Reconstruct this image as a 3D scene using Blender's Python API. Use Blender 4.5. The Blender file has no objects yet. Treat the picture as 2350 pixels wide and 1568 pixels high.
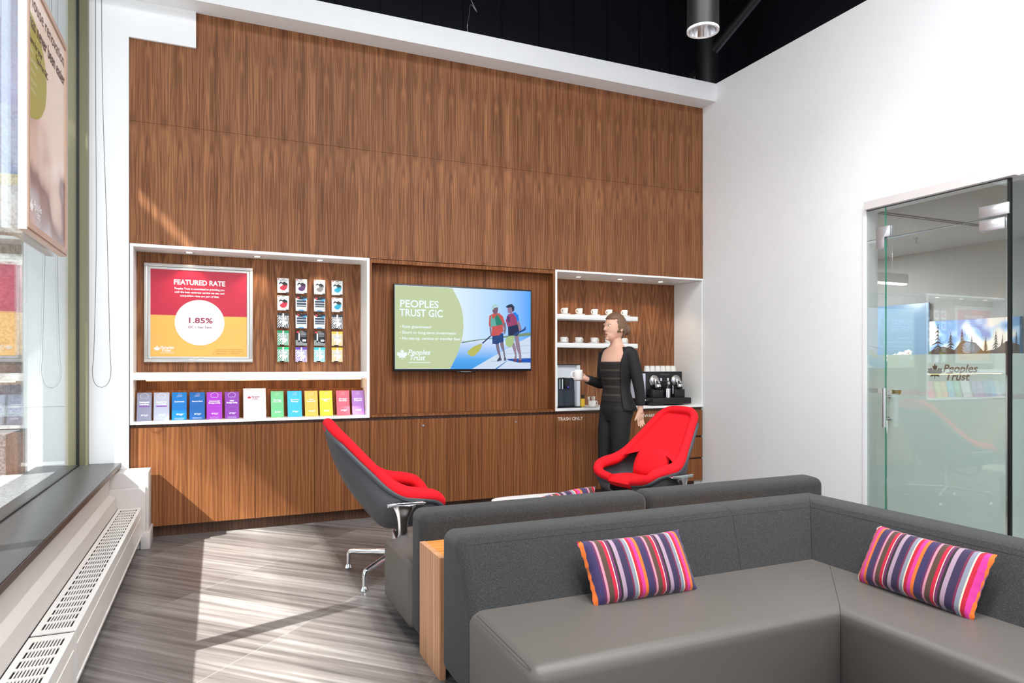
import bpy, bmesh, math, random
from mathutils import Vector, Matrix
random.seed(7)
PI = math.pi
S = bpy.context.scene
COL = S.collection
# ------------------------------------------------------------------ camera
cam = bpy.data.cameras.new('camera'); cam.sensor_width = 36; cam.lens = 24.158
cam.shift_y = 0.02298; cam.clip_start = 0.05; cam.clip_end = 200
co = bpy.data.objects.new('camera', cam); COL.objects.link(co)
co.location = (0, 0, 1.32); co.rotation_euler = (PI/2, 0, math.radians(-23.875))
S.camera = co
# ------------------------------------------------------------------ light
S.view_settings.view_transform = 'Standard'; S.view_settings.look = 'None'
S.view_settings.gamma = 1; S.view_settings.exposure = 0.0
S.view_settings.use_curve_mapping = False
w = bpy.data.worlds.new('world'); S.world = w; w.use_nodes = True
bg = w.node_tree.nodes['Background']; bg.inputs[0].default_value = (0.82, 0.90, 1.0, 1); bg.inputs[1].default_value = 1.85
SUN_DIR = Vector((1, .337, -1.03)).normalized()
sl = bpy.data.lights.new('sun', 'SUN'); sl.energy = 21.0; sl.angle = math.radians(.7); sl.color = (1, .97, .92)
so = bpy.data.objects.new('sun', sl); COL.objects.link(so)
so.rotation_euler = SUN_DIR.to_track_quat('-Z', 'Y').to_euler(); so.location = (-6, 0, 8)

# ------------------------------------------------------------------ helpers
def lin(c):
    return tuple(((v/255)/12.92 if v/255 <= .04045 else ((v/255+.055)/1.055)**2.4) for v in c)
def newmat(n):
    m = bpy.data.materials.new(n); m.use_nodes = True
    return m, m.node_tree.nodes, m.node_tree.links, m.node_tree.nodes['Principled BSDF']
_mc = {}
def pm(c, rough=.5, metal=0, spec=.5, name='paint', bump=0, bscale=200, coat=0, var=0, vscale=8, sub=0):
    key = (tuple(c), rough, metal, spec, bump, bscale, coat, var, vscale)
    if key in _mc: return _mc[key]
    m, N, L, P = newmat(name)
    col = lin(c)+(1,)
    P.inputs['Base Color'].default_value = col; P.inputs['Roughness'].default_value = rough
    P.inputs['Metallic'].default_value = metal; P.inputs['Specular IOR Level'].default_value = spec
    P.inputs['Coat Weight'].default_value = coat
    tc = N.new('ShaderNodeTexCoord')
    nz = N.new('ShaderNodeTexNoise'); nz.inputs['Scale'].default_value = vscale; L.new(tc.outputs['Object'], nz.inputs['Vector'])
    mx = N.new('ShaderNodeMixRGB'); mx.blend_type = 'MULTIPLY'; mx.inputs[1].default_value = col
    mr = N.new('ShaderNodeMapRange'); v = var if var else .02
    mr.inputs[3].default_value = 1-v; mr.inputs[4].default_value = 1+v
    L.new(nz.outputs[0], mr.inputs[0]); L.new(mr.outputs[0], mx.inputs[2]); mx.inputs[0].default_value = 1
    L.new(mx.outputs[0], P.inputs['Base Color'])
    if bump:
        n2 = N.new('ShaderNodeTexNoise'); n2.inputs['Scale'].default_value = bscale; n2.inputs['Detail'].default_value = 2
        L.new(tc.outputs['Object'], n2.inputs['Vector'])
        b = N.new('ShaderNodeBump'); b.inputs['Strength'].default_value = bump; b.inputs['Distance'].default_value = .002
        L.new(n2.outputs[0], b.inputs['Height']); L.new(b.outputs[0], P.inputs['Normal'])
    _mc[key] = m
    return m
def em(c, s=1, name='glow'):
    key = ('em', tuple(c), s)
    if key in _mc: return _mc[key]
    m, N, L, P = newmat(name)
    P.inputs['Base Color'].default_value = (0, 0, 0, 1); P.inputs['Specular IOR Level'].default_value = .3
    P.inputs['Emission Color'].default_value = lin(c)+(1,); P.inputs['Emission Strength'].default_value = s
    _mc[key] = m
    return m

class G:
    """collects shapes (with material slots) and links them as one mesh object"""
    def __init__(s): s.bm = bmesh.new(); s.mats = []; s.mi = 0
    def m(s, mat):
        if mat not in s.mats: s.mats.append(mat)
        s.mi = s.mats.index(mat); return s
    def add(s, verts, faces, M=None, smooth=False):
        vs = [s.bm.verts.new((M @ Vector(v)) if M is not None else v) for v in verts]
        for f in faces:
            try:
                fc = s.bm.faces.new([vs[i] for i in f]); fc.material_index = s.mi; fc.smooth = smooth
            except ValueError: pass
        return s
    def merge(s, b, M=None, smooth=None):
        b.verts.index_update()
        s.add([v.co.copy() for v in b.verts], [[v.index for v in f.verts] for f in b.faces], M, bool(smooth))
        b.free(); return s
    def box(s, x0, x1, y0, y1, z0, z1, bev=0, seg=2, M=None):
        b = bmesh.new(); bmesh.ops.create_cube(b, size=1)
        for v in b.verts: v.co = Vector(((x0+x1)/2+v.co.x*(x1-x0), (y0+y1)/2+v.co.y*(y1-y0), (z0+z1)/2+v.co.z*(z1-z0)))
        if bev: bmesh.ops.bevel(b, geom=b.edges[:], offset=bev, segments=seg, profile=.5, affect='EDGES')
        return s.merge(b, M, bool(bev))
    def prism(s, pts, h0, h1, axis='z', bev=0, seg=2, M=None, slant0=None, slant1=None, flat0=False, flat1=False):
        """polygon pts in 2-D, extruded along axis: z->(a,b,h)  y->(a,h,b)  x->(h,a,b)"""
        b = bmesh.new()
        def P(a, c, h): return {'z': (a, c, h), 'y': (a, h, c), 'x': (h, a, c)}[axis]
        f0 = slant0 or (lambda a, c: h0); f1 = slant1 or (lambda a, c: h1)
        lo = [b.verts.new(P(a, c, f0(a, c))) for a, c in pts]; hi = [b.verts.new(P(a, c, f1(a, c))) for a, c in pts]
        n = len(pts)
        b.faces.new(lo); b.faces.new(hi[::-1])
        for i in range(n): b.faces.new((lo[i], hi[i], hi[(i+1) % n], lo[(i+1) % n]))
        bmesh.ops.recalc_face_normals(b, faces=b.faces[:])
        if bev:
            L0, H0 = set(lo), set(hi)
            eg = [e for e in b.edges if not ((flat0 and all(v in L0 for v in e.verts)) or (flat1 and all(v in H0 for v in e.verts)))]
            bmesh.ops.bevel(b, geom=eg, offset=bev, segments=seg, profile=.5, affect='EDGES')
        return s.merge(b, M, bool(bev))
    def poly(s, pts, M=None): return s.add(pts, [list(range(len(pts)))], M)
    def lathe(s, prof, n=24, M=None, cap=True, smooth=True):
        vs = []; fs = []
        for r, z in prof:
            for i in range(n):
                a = 2*PI*i/n; vs.append((r*math.cos(a), r*math.sin(a), z))
        for j in range(len(prof)-1):
            for i in range(n):
                k = (i+1) % n; fs.append((j*n+i, j*n+k, (j+1)*n+k, (j+1)*n+i))
        if cap:
            fs.append(list(range(n))[::-1]); fs.append([(len(prof)-1)*n+i for i in range(n)])
        return s.add(vs, fs, M, smooth)
    def cyl(s, p0, p1, r, r1=None, n=16, M=None, smooth=True): return s.tube([p0, p1], [r, r if r1 is None else r1], n, M)
    def tube(s, pts, rs, n=10, M=None, closed=False, flat=None, up=(0, 0, 1)):
        """flat: (a,b) radii factors across side / up"""
        pts = [Vector(p) for p in pts]
        if not isinstance(rs, (list, tuple)): rs = [rs]*len(pts)
        vs = []; fs = []; N = len(pts); prev = None
        for i, p in enumerate(pts):
            if closed: t = pts[(i+1) % N]-pts[i-1]
            else: t = pts[min(i+1, N-1)]-pts[max(i-1, 0)]
            if t.length < 1e-9: t = Vector((0, 0, 1))
            t.normalize()
            if prev is None:
                u = Vector(up)
                if abs(u.dot(t)) > .95: u = Vector((1, 0, 0))
            else: u = prev
            u = (u-t*u.dot(t)).normalized(); prev = u; v = t.cross(u)
            fa, fb = flat if flat else (1, 1)
            for k in range(n):
                a = 2*PI*k/n; vs.append(p+u*math.cos(a)*rs[i]*fb+v*math.sin(a)*rs[i]*fa)
        for i in range(N if closed else N-1):
            j = (i+1) % N
            for k in range(n):
                l = (k+1) % n; fs.append((i*n+k, i*n+l, j*n+l, j*n+k))
        if not closed: fs.append(list(range(n))[::-1]); fs.append([(N-1)*n+k for k in range(n)])
        return s.add(vs, fs, M, True)
    def sphere(s, c, r, M=None, sub=2, sc=(1, 1, 1)):
        b = bmesh.new(); bmesh.ops.create_icosphere(b, subdivisions=sub, radius=1)
        for v in b.verts: v.co = Vector((c[0]+v.co.x*r*sc[0], c[1]+v.co.y*r*sc[1], c[2]+v.co.z*r*sc[2]))
        return s.merge(b, M, True)
    def grid(s, fn, nu, nv, M=None, closed_u=False):
        vs = [fn(i/nu, j/nv) for j in range(nv+1) for i in range(nu+1)]; W = nu+1
        fs = [(j*W+i, j*W+i+1, (j+1)*W+i+1, (j+1)*W+i) for j in range(nv) for i in range(nu)]
        return s.add(vs, fs, M, True)
    def text(s, txt, size, M, align='LEFT', bold=0, shear=0, ext=0, space=1, width=None):
        """text in the XY plane facing +Z, moved by M"""
        c = bpy.data.curves.new('t', 'FONT'); c.body = txt; c.size = size; c.align_x = align; c.offset = bold
        c.shear = shear; c.extrude = ext; c.space_character = space; c.resolution_u = 3
        o = bpy.data.objects.new('t', c); COL.objects.link(o)
        me = bpy.data.meshes.new_from_object(o.evaluated_get(bpy.context.evaluated_depsgraph_get()))
        bpy.data.objects.remove(o); bpy.data.curves.remove(c)
        vs = [v.co.copy() for v in me.vertices]
        if width and vs:
            xs = [v.x for v in vs]; k = width/(max(xs)-min(xs))
            for v in vs: v.x *= k
        s.add(vs, [list(p.vertices) for p in me.polygons], M)
        bpy.data.meshes.remove(me); return s
    def obj(s, name, parent=None, mat=None, world=True, autos=True, mods=None):
        if mat: s.m(mat); 
        if mat and len(s.mats) == 1:
            for f in s.bm.faces: f.material_index = 0
        me = bpy.data.meshes.new(name)
        bmesh.ops.recalc_face_normals(s.bm, faces=s.bm.faces[:]) if not getattr(s, 'keep', False) else None
        if parent is not None and world:
            s.bm.transform(WM[parent.name].inverted())
        s.bm.to_mesh(me); s.bm.free()
        for m_ in s.mats: me.materials.append(m_)
        o = bpy.data.objects.new(name, me); COL.objects.link(o)
        if parent is not None: o.parent = parent
        WM[o.name] = WM[parent.name].copy() if (parent is not None and world) else Matrix()
        if parent is not None and not world: WM[o.name] = WM[parent.name].copy()
        if autos and any(p.use_smooth for p in me.polygons):
            try: me.set_sharp_from_angle(angle=math.radians(50))
            except Exception: pass
        return o
WM = {}
def thing(name, label, cat, loc=(0, 0, 0), rz=0, group=None):
    o = bpy.data.objects.new(name, None); COL.objects.link(o); o.empty_display_size = .1
    o.location = loc; o.rotation_euler = (0, 0, rz); WM[o.name] = Matrix.Translation(loc) @ Matrix.Rotation(rz, 4, 'Z')
    o['label'] = label; o['category'] = cat
    if group: o['group'] = group
    return o
def tag(o, label, cat, group=None):
    o['label'] = label; o['category'] = cat
    if group: o['group'] = group
    return o
def struct(o, label=None):
    o['kind'] = 'structure'
    if label: o['label'] = label
    return o
def rebase(o, loc):
    """put a parentless mesh's origin at loc"""
    o.data.transform(Matrix.Translation(-Vector(loc))); o.location = loc; return o
def dup(o, loc=None, rz=None, label=None):
    r = o.copy(); COL.objects.link(r)
    if loc is not None: r.location = loc
    if rz is not None: r.rotation_euler = (0, 0, rz)
    if label: r['label'] = label
    for ch in [c for c in o.children]:
        c = ch.copy(); COL.objects.link(c); c.parent = r
        for g in [q for q in ch.children]:
            d = g.copy(); COL.objects.link(d); d.parent = c
    return r
def FY(x, y, z):   # text / flat art on a plane facing -Y, origin at x,y,z
    return Matrix.Translation((x, y, z)) @ Matrix.Rotation(PI/2, 4, 'X')
def FXm(x, y, z):  # facing -X
    return Matrix.Translation((x, y, z)) @ Matrix.Rotation(-PI/2, 4, 'Z') @ Matrix.Rotation(PI/2, 4, 'X')
def FXp(x, y, z):  # facing +X
    return Matrix.Translation((x, y, z)) @ Matrix.Rotation(PI/2, 4, 'Z') @ Matrix.Rotation(PI/2, 4, 'X')
def catmull(P, k=6, closed=False):
    P = [Vector(p) for p in P]; n = len(P); out = []
    rng = range(n) if closed else range(n-1)
    for i in rng:
        a = P[i-1] if (closed or i > 0) else P[0]; b = P[i]; c = P[(i+1) % n]; d = P[(i+2) % n] if (closed or i < n-2) else P[-1]
        for j in range(k):
            t = j/k; out.append(.5*((2*b)+(c-a)*t+(2*a-5*b+4*c-d)*t*t+(3*b-a-3*c+d)*t**3))
    if not closed: out.append(P[-1])
    return out
LEAF = [(0, -.5), (.03, -.22), (.3, -.28), (.24, -.16), (.5, .02), (.42, .08), (.46, .24), (.3, .2), (.26, .27), (.1, .12), (.16, .42), (.07, .38), (0, .55),
        (-.07, .38), (-.16, .42), (-.1, .12), (-.26, .27), (-.3, .2), (-.46, .24), (-.42, .08), (-.5, .02), (-.24, -.16), (-.3, -.28), (-.03, -.22)]
def logo(g, M, h, m1, m2=None, tagline=True):
    """leaf and two-line name; h = overall height"""
    g.m(m1); g.add([(h*.45+x*h*.95, h*.5+y*h*.95, 0) for x, y in LEAF], [list(range(len(LEAF)))], M)
    g.m(m2 or m1)
    T = M @ Matrix.Translation((h*.92, h*.52, 0)); g.text('Peoples', h*.62, T, shear=.25, bold=h*.012)
    T = M @ Matrix.Translation((h*1.02, h*.06, 0)); g.text('Trust', h*.62, T, shear=.25, bold=h*.012)
    if tagline: g.add([(h*1.0, -h*.16, 0), (h*2.9, -h*.16, 0), (h*2.9, -h*.10, 0), (h*1.0, -h*.10, 0)], [(0, 1, 2, 3)], M)

# ------------------------------------------------------------------ materials
def wood_mat(name, dark, mid, light, period=.11, fine=1.0, along='z', rough=.42, cath=1.0, spec=.35):
    m, N, L, P = newmat(name)
    geo = N.new('ShaderNodeNewGeometry'); sx = N.new('ShaderNodeSeparateXYZ'); L.new(geo.outputs['Position'], sx.inputs[0])
    add = N.new('ShaderNodeMath'); add.operation = 'ADD'
    yk = N.new('ShaderNodeMath'); yk.operation = 'MULTIPLY'; yk.inputs[1].default_value = .93; L.new(sx.outputs[1], yk.inputs[0])
    if along == 'z': a, g_ = sx.outputs[0], sx.outputs[2]
    elif along == 'x': a, g_ = sx.outputs[2], sx.outputs[0]
    L.new(a, add.inputs[0]); L.new(yk.outputs[0], add.inputs[1])
    pp = N.new('ShaderNodeMath'); pp.operation = 'PINGPONG'; pp.inputs[1].default_value = period; L.new(add.outputs[0], pp.inputs[0])
    # slow wander
    cv = N.new('ShaderNodeCombineXYZ'); L.new(pp.outputs[0], cv.inputs[0]); L.new(g_, cv.inputs[2])
    mp = N.new('ShaderNodeMapping'); mp.inputs['Scale'].default_value = (9, 1, .7); L.new(cv.outputs[0], mp.inputs[0])
    nz = N.new('ShaderNodeTexNoise'); nz.inputs['Scale'].default_value = 1.6; nz.inputs['Detail'].default_value = 2; L.new(mp.outputs[0], nz.inputs['Vector'])
    # rings
    k1 = N.new('ShaderNodeMath'); k1.operation = 'MULTIPLY'; k1.inputs[1].default_value = 210*fine; L.new(pp.outputs[0], k1.inputs[0])
    k2 = N.new('ShaderNodeMath'); k2.operation = 'MULTIPLY'; k2.inputs[1].default_value = 9*cath; L.new(g_, k2.inputs[0])
    k3 = N.new('ShaderNodeMath'); k3.operation = 'MULTIPLY'; k3.inputs[1].default_value = 26*cath+8; L.new(nz.outputs[0], k3.inputs[0])
    s1 = N.new('ShaderNodeMath'); s1.operation = 'ADD'; L.new(k1.outputs[0], s1.inputs[0]); L.new(k2.outputs[0], s1.inputs[1])
    s2 = N.new('ShaderNodeMath'); s2.operation = 'ADD'; L.new(s1.outputs[0], s2.inputs[0]); L.new(k3.outputs[0], s2.inputs[1])
    sn = N.new('ShaderNodeMath'); sn.operation = 'SINE'; L.new(s2.outputs[0], sn.inputs[0])
    # fine fibre
    cf = N.new('ShaderNodeCombineXYZ'); L.new(add.outputs[0], cf.inputs[0]); L.new(g_, cf.inputs[2])
    mf = N.new('ShaderNodeMapping'); mf.inputs['Scale'].default_value = (170*fine, 1, 1.6); L.new(cf.outputs[0], mf.inputs[0])
    nf = N.new('ShaderNodeTexNoise'); nf.inputs['Scale'].default_value = 1; nf.inputs['Detail'].default_value = 3; L.new(mf.outputs[0], nf.inputs['Vector'])
    # broad leaf-to-leaf tone
    mb = N.new('ShaderNodeMapping'); mb.inputs['Scale'].default_value = (14, 1, .25); L.new(cf.outputs[0], mb.inputs[0])
    nb = N.new('ShaderNodeTexNoise'); nb.inputs['Scale'].default_value = 1; nb.inputs['Detail'].default_value = 1; L.new(mb.outputs[0], nb.inputs['Vector'])
    e1 = N.new('ShaderNodeMath'); e1.operation = 'MULTIPLY'; e1.inputs[1].default_value = .10; L.new(sn.outputs[0], e1.inputs[0])
    e2 = N.new('ShaderNodeMath'); e2.operation = 'MULTIPLY'; e2.inputs[1].default_value = .75; L.new(nf.outputs[0], e2.inputs[0])
    e3 = N.new('ShaderNodeMath'); e3.operation = 'MULTIPLY'; e3.inputs[1].default_value = .45; L.new(nb.outputs[0], e3.inputs[0])
    a1 = N.new('ShaderNodeMath'); a1.operation = 'ADD'; L.new(e1.outputs[0], a1.inputs[0]); L.new(e2.outputs[0], a1.inputs[1])
    a2 = N.new('ShaderNodeMath'); a2.operation = 'ADD'; L.new(a1.outputs[0], a2.inputs[0]); L.new(e3.outputs[0], a2.inputs[1])
    cr = N.new('ShaderNodeValToRGB'); L.new(a2.outputs[0], cr.inputs[0])
    el = cr.color_ramp.elements; el[0].position = .38; el[0].color = lin(dark)+(1,); el[1].position = .84; el[1].color = lin(light)+(1,)
    e = el.new(.6); e.color = lin(mid)+(1,)
    L.new(cr.outputs[0], P.inputs['Base Color']); P.inputs['Roughness'].default_value = rough; P.inputs['Specular IOR Level'].default_value = spec
    return m
WOOD = wood_mat('walnut veneer', (98, 60, 37), (128, 83, 55), (162, 110, 74), rough=.55, spec=.2)
WOODQ = wood_mat('straight walnut veneer', (98, 57, 31), (126, 76, 43), (154, 100, 60), cath=.25, rough=.55, spec=.2)
WOODD = wood_mat('dark walnut', (60, 38, 26), (78, 50, 34), (96, 64, 44), cath=.2)
WOODO = wood_mat('orange teak veneer', (180, 110, 52), (216, 140, 70), (238, 170, 96), along='x', cath=.4)
WOODE = wood_mat('pale teak end panel', (176, 120, 84), (205, 150, 112), (228, 178, 140), cath=.2)
WHITE = pm((236, 236, 238), .55, name='white wall paint', spec=.3, bump=.03, bscale=300)
WLAC = pm((240, 240, 240), .35, name='white lacquer')
CREAM = pm((226, 220, 214), .35, name='cream enamel')
BLACKP = pm((22, 24, 30), .7, name='black ceiling paint', spec=.2)
BLACK = pm((18, 18, 20), .35, name='black plastic')
DKGREY = pm((52, 54, 58), .45, name='dark grey plastic')
CHROME = pm((225, 225, 228), .14, 1, name='polished aluminium')
STEEL = pm((200, 200, 202), .3, 1, name='brushed steel')
CHINA = pm((242, 240, 236), .18, name='white china', coat=.3)
OLIVE = pm((122, 116, 92), .35, .5, name='olive anodised frame')
RED = pm((228, 28, 40), .85, name='red wool felt', spec=.2, bump=.15, bscale=900)

def fabric_mat(name, c1, c2, scale=260, bump=.6):
    m, N, L, P = newmat(name)
    tc = N.new('ShaderNodeTexCoord'); vo = N.new('ShaderNodeTexVoronoi'); vo.inputs['Scale'].default_value = scale
    L.new(tc.outputs['Object'], vo.inputs['Vector'])
    nz = N.new('ShaderNodeTexNoise'); nz.inputs['Scale'].default_value = scale*.8; L.new(tc.outputs['Object'], nz.inputs['Vector'])
    ad = N.new('ShaderNodeMath'); ad.operation = 'ADD'; L.new(vo.outputs['Distance'], ad.inputs[0]); L.new(nz.outputs[0], ad.inputs[1])
    cr = N.new('ShaderNodeValToRGB'); el = cr.color_ramp.elements; el[0].position = .5; el[0].color = lin(c1)+(1,); el[1].position = 1.15; el[1].color = lin(c2)+(1,)
    L.new(ad.outputs[0], cr.inputs[0]); L.new(cr.outputs[0], P.inputs['Base Color'])
    b = N.new('ShaderNodeBump'); b.inputs['Strength'].default_value = bump; b.inputs['Distance'].default_value = .003
    L.new(ad.outputs[0], b.inputs['Height']); L.new(b.outputs[0], P.inputs['Normal'])
    P.inputs['Roughness'].default_value = .9; P.inputs['Specular IOR Level'].default_value = .2; P.inputs['Sheen Weight'].default_value = .15
    return m
FABRIC = fabric_mat('charcoal woven fabric', (90, 87, 84), (46, 46, 47), 420, .4)
VINYL = pm((94, 89, 85), .42, name='grey vinyl', spec=.4, bump=.08, bscale=700, var=.03, vscale=3)

def mesh_mat():
    m, N, L, P = newmat('dark chair mesh')
    tc = N.new('ShaderNodeTexCoord'); mp = N.new('ShaderNodeMapping'); mp.inputs['Scale'].default_value = (1, 1, 1); L.new(tc.outputs['Object'], mp.inputs[0])
    wv = N.new('ShaderNodeTexWave'); wv.bands_direction = 'Z'; wv.inputs['Scale'].default_value = 45; wv.inputs['Distortion'].default_value = 1.2; L.new(mp.outputs[0], wv.inputs['Vector'])
    cr = N.new('ShaderNodeValToRGB'); cr.color_ramp.elements[0].color = lin((58, 58, 62))+(1,); cr.color_ramp.elements[1].color = lin((88, 86, 90))+(1,)
    L.new(wv.outputs[0], cr.inputs[0]); L.new(cr.outputs[0], P.inputs['Base Color']); P.inputs['Roughness'].default_value = .6
    return m
MESH = mesh_mat()

def tile_mat():
    m, N, L, P = newmat('striated grey porcelain tile')
    geo = N.new('ShaderNodeNewGeometry')
    mp = N.new('ShaderNodeMapping'); mp.vector_type = 'POINT'; mp.inputs['Rotation'].default_value = (0, 0, math.radians(45)); L.new(geo.outputs['Position'], mp.inputs[0])
    # after +45deg rotation: x' = (x-y)/sqrt2 , y' = (x+y)/sqrt2 ; joints at x' = -2.25, -3.15 ; y' = 2.6, 3.03
    mv = N.new('ShaderNodeMapping'); mv.inputs['Location'].default_value = (2.25, -2.60, 0); L.new(mp.outputs[0], mv.inputs[0])
    sx = N.new('ShaderNodeSeparateXYZ'); L.new(mv.outputs[0], sx.inputs[0])
    def cell(o, w):
        d = N.new('ShaderNodeMath'); d.operation = 'DIVIDE'; d.inputs[1].default_value = w; L.new(o, d.inputs[0])
        f = N.new('ShaderNodeMath'); f.operation = 'FLOOR'; L.new(d.outputs[0], f.inputs[0])
        r = N.new('ShaderNodeMath'); r.operation = 'FRACT'; L.new(d.outputs[0], r.inputs[0]); return f, r
    fx, rx = cell(sx.outputs[0], .9); fy, ry = cell(sx.outputs[1], .45)
    fs, rs = cell(sx.outputs[1], .15)
    cb = N.new('ShaderNodeCombineXYZ'); L.new(fx.outputs[0], cb.inputs[0]); L.new(fs.outputs[0], cb.inputs[1])
    wn = N.new('ShaderNodeTexWhiteNoise'); L.new(cb.outputs[0], wn.inputs['Vector'])
    # streaks along x'
    ct = N.new('ShaderNodeMapping'); ct.inputs['Scale'].default_value = (.9, 26, 1); L.new(mp.outputs[0], ct.inputs[0])
    n1 = N.new('ShaderNodeTexNoise'); n1.inputs['Scale'].default_value = 1; n1.inputs['Detail'].default_value = 5; n1.inputs['Roughness'].default_value = .62; L.new(ct.outputs[0], n1.inputs['Vector'])
    mr = N.new('ShaderNodeMapRange'); mr.inputs[3].default_value = -.09; mr.inputs[4].default_value = .11; L.new(wn.outputs['Value'], mr.inputs[0])
    ad = N.new('ShaderNodeMath'); ad.operation = 'ADD'; L.new(n1.outputs[0], ad.inputs[0]); L.new(mr.outputs[0], ad.inputs[1])
    cr = N.new('ShaderNodeValToRGB'); el = cr.color_ramp.elements
    el[0].position = .28; el[0].color = lin((76, 71, 70))+(1,); el[1].position = .76; el[1].color = lin((146, 141, 139))+(1,)
    e = el.new(.5); e.color = lin((110, 104, 102))+(1,)
    L.new(ad.outputs[0], cr.inputs[0])
    def edge(r, w):
        a = N.new('ShaderNodeMath'); a.operation = 'SUBTRACT'; a.inputs[1].default_value = .5; L.new(r.outputs[0], a.inputs[0])
        b = N.new('ShaderNodeMath'); b.operation = 'ABSOLUTE'; L.new(a.outputs[0], b.inputs[0])
        c = N.new('ShaderNodeMath'); c.operation = 'GREATER_THAN'; c.inputs[1].default_value = .5-w; L.new(b.outputs[0], c.inputs[0]); return c
    g1 = edge(rx, .0022); g2 = edge(ry, .0042); mxx = N.new('ShaderNodeMath'); mxx.operation = 'MAXIMUM'; L.new(g1.outputs[0], mxx.inputs[0]); L.new(g2.outputs[0], mxx.inputs[1])
    mix = N.new('ShaderNodeMixRGB'); L.new(mxx.outputs[0], mix.inputs[0]); L.new(cr.outputs[0], mix.inputs[1]); mix.inputs[2].default_value = lin((132, 128, 126))+(1,)
    L.new(mix.outputs[0], P.inputs['Base Color']); P.inputs['Roughness'].default_value = .38; P.inputs['Specular IOR Level'].default_value = .45
    return m
TILE = tile_mat()

def granite_mat(name, bands, rough=.5, scale=90, contrast=.5):
    """bands: list of (z, colour) constant steps by height"""
    m, N, L, P = newmat(name)
    geo = N.new('ShaderNodeNewGeometry'); sx = N.new('ShaderNodeSeparateXYZ'); L.new(geo.outputs['Position'], sx.inputs[0])
    mr = N.new('ShaderNodeMapRange'); mr.inputs[1].default_value = 0; mr.inputs[2].default_value = 6; L.new(sx.outputs[2], mr.inputs[0])
    cr = N.new('ShaderNodeValToRGB'); cr.color_ramp.interpolation = 'CONSTANT'; L.new(mr.outputs[0], cr.inputs[0])
    el = cr.color_ramp.elements
    for i, (z, c) in enumerate(bands):
        e = el[i] if i < 2 else el.new(min(1, z/6))
        e.position = min(1, z/6); e.color = lin(c)+(1,)
    nz = N.new('ShaderNodeTexNoise'); nz.inputs['Scale'].default_value = scale; nz.inputs['Detail'].default_value = 3; L.new(geo.outputs['Position'], nz.inputs['Vector'])
    m2 = N.new('ShaderNodeMapRange'); m2.inputs[1].default_value = .38; m2.inputs[2].default_value = .62; m2.inputs[3].default_value = 1-contrast; m2.inputs[4].default_value = 1.12
    L.new(nz.outputs[0], m2.inputs[0])
    mx = N.new('ShaderNodeMixRGB'); mx.blend_type = 'MULTIPLY'; mx.inputs[0].default_value = 1; L.new(cr.outputs[0], mx.inputs[1]); L.new(m2.outputs[0], mx.inputs[2])
    L.new(mx.outputs[0], P.inputs['Base Color']); P.inputs['Roughness'].default_value = rough
    return m
def glass_mat(name, tint, f=1.0, ior=1.45):
    m = bpy.data.materials.new(name); m.use_nodes = True; N = m.node_tree.nodes; L = m.node_tree.links; N.clear()
    o = N.new('ShaderNodeOutputMaterial'); t = N.new('ShaderNodeBsdfTransparent'); t.inputs[0].default_value = tint+(1,)
    g = N.new('ShaderNodeBsdfGlossy'); g.inputs['Roughness'].default_value = 0; g.inputs[0].default_value = (1, 1, 1, 1)
    ge = N.new('ShaderNodeNewGeometry'); dt = N.new('ShaderNodeVectorMath'); dt.operation = 'DOT_PRODUCT'
    L.new(ge.outputs['Normal'], dt.inputs[0]); L.new(ge.outputs['Incoming'], dt.inputs[1])
    ab = N.new('ShaderNodeMath'); ab.operation = 'ABSOLUTE'; L.new(dt.outputs['Value'], ab.inputs[0])
    om = N.new('ShaderNodeMath'); om.operation = 'SUBTRACT'; om.inputs[0].default_value = 1; L.new(ab.outputs[0], om.inputs[1])
    pw = N.new('ShaderNodeMath'); pw.operation = 'POWER'; pw.inputs[1].default_value = 5; L.new(om.outputs[0], pw.inputs[0])
    k = N.new('ShaderNodeMath'); k.operation = 'MULTIPLY_ADD'; k.inputs[1].default_value = .9*f; k.inputs[2].default_value = .045*f; k.use_clamp = True
    L.new(pw.outputs[0], k.inputs[0]); mx = N.new('ShaderNodeMixShader'); L.new(k.outputs[0], mx.inputs[0]); L.new(t.outputs[0], mx.inputs[1]); L.new(g.outputs[0], mx.inputs[2])
    L.new(mx.outputs[0], o.inputs[0]); return m
GLASS = glass_mat('clear window glass', (.96, .985, .975), .9)
OGLASS = glass_mat('green tinted door glass', (.94, .965, .96), 2.2)
EDGE = pm((40, 150, 120), .15, name='green glass edge')
def film_mat():
    m = bpy.data.materials.new('frosted film'); m.use_nodes = True; N = m.node_tree.nodes; L = m.node_tree.links; N.clear()
    o = N.new('ShaderNodeOutputMaterial'); d = N.new('ShaderNodeBsdfDiffuse'); d.inputs[0].default_value = lin((232, 240, 236))+(1,)
    t = N.new('ShaderNodeBsdfTranslucent'); t.inputs[0].default_value = lin((236, 244, 240))+(1,)
    p = N.new('ShaderNodeBsdfTransparent'); p.inputs[0].default_value = (.9, .93, .92, 1)
    a = N.new('ShaderNodeMixShader'); a.inputs[0].default_value = .45; L.new(d.outputs[0], a.inputs[1]); L.new(t.outputs[0], a.inputs[2])
    nz = N.new('ShaderNodeTexNoise'); nz.inputs['Scale'].default_value = 900
    mr = N.new('ShaderNodeMapRange'); mr.inputs[3].default_value = .04; mr.inputs[4].default_value = .14; L.new(nz.outputs[0], mr.inputs[0])
    b = N.new('ShaderNodeMixShader'); L.new(mr.outputs[0], b.inputs[0]); L.new(a.outputs[0], b.inputs[1]); L.new(p.outputs[0], b.inputs[2])
    L.new(b.outputs[0], o.inputs[0]); return m
FILM = film_mat()
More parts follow.
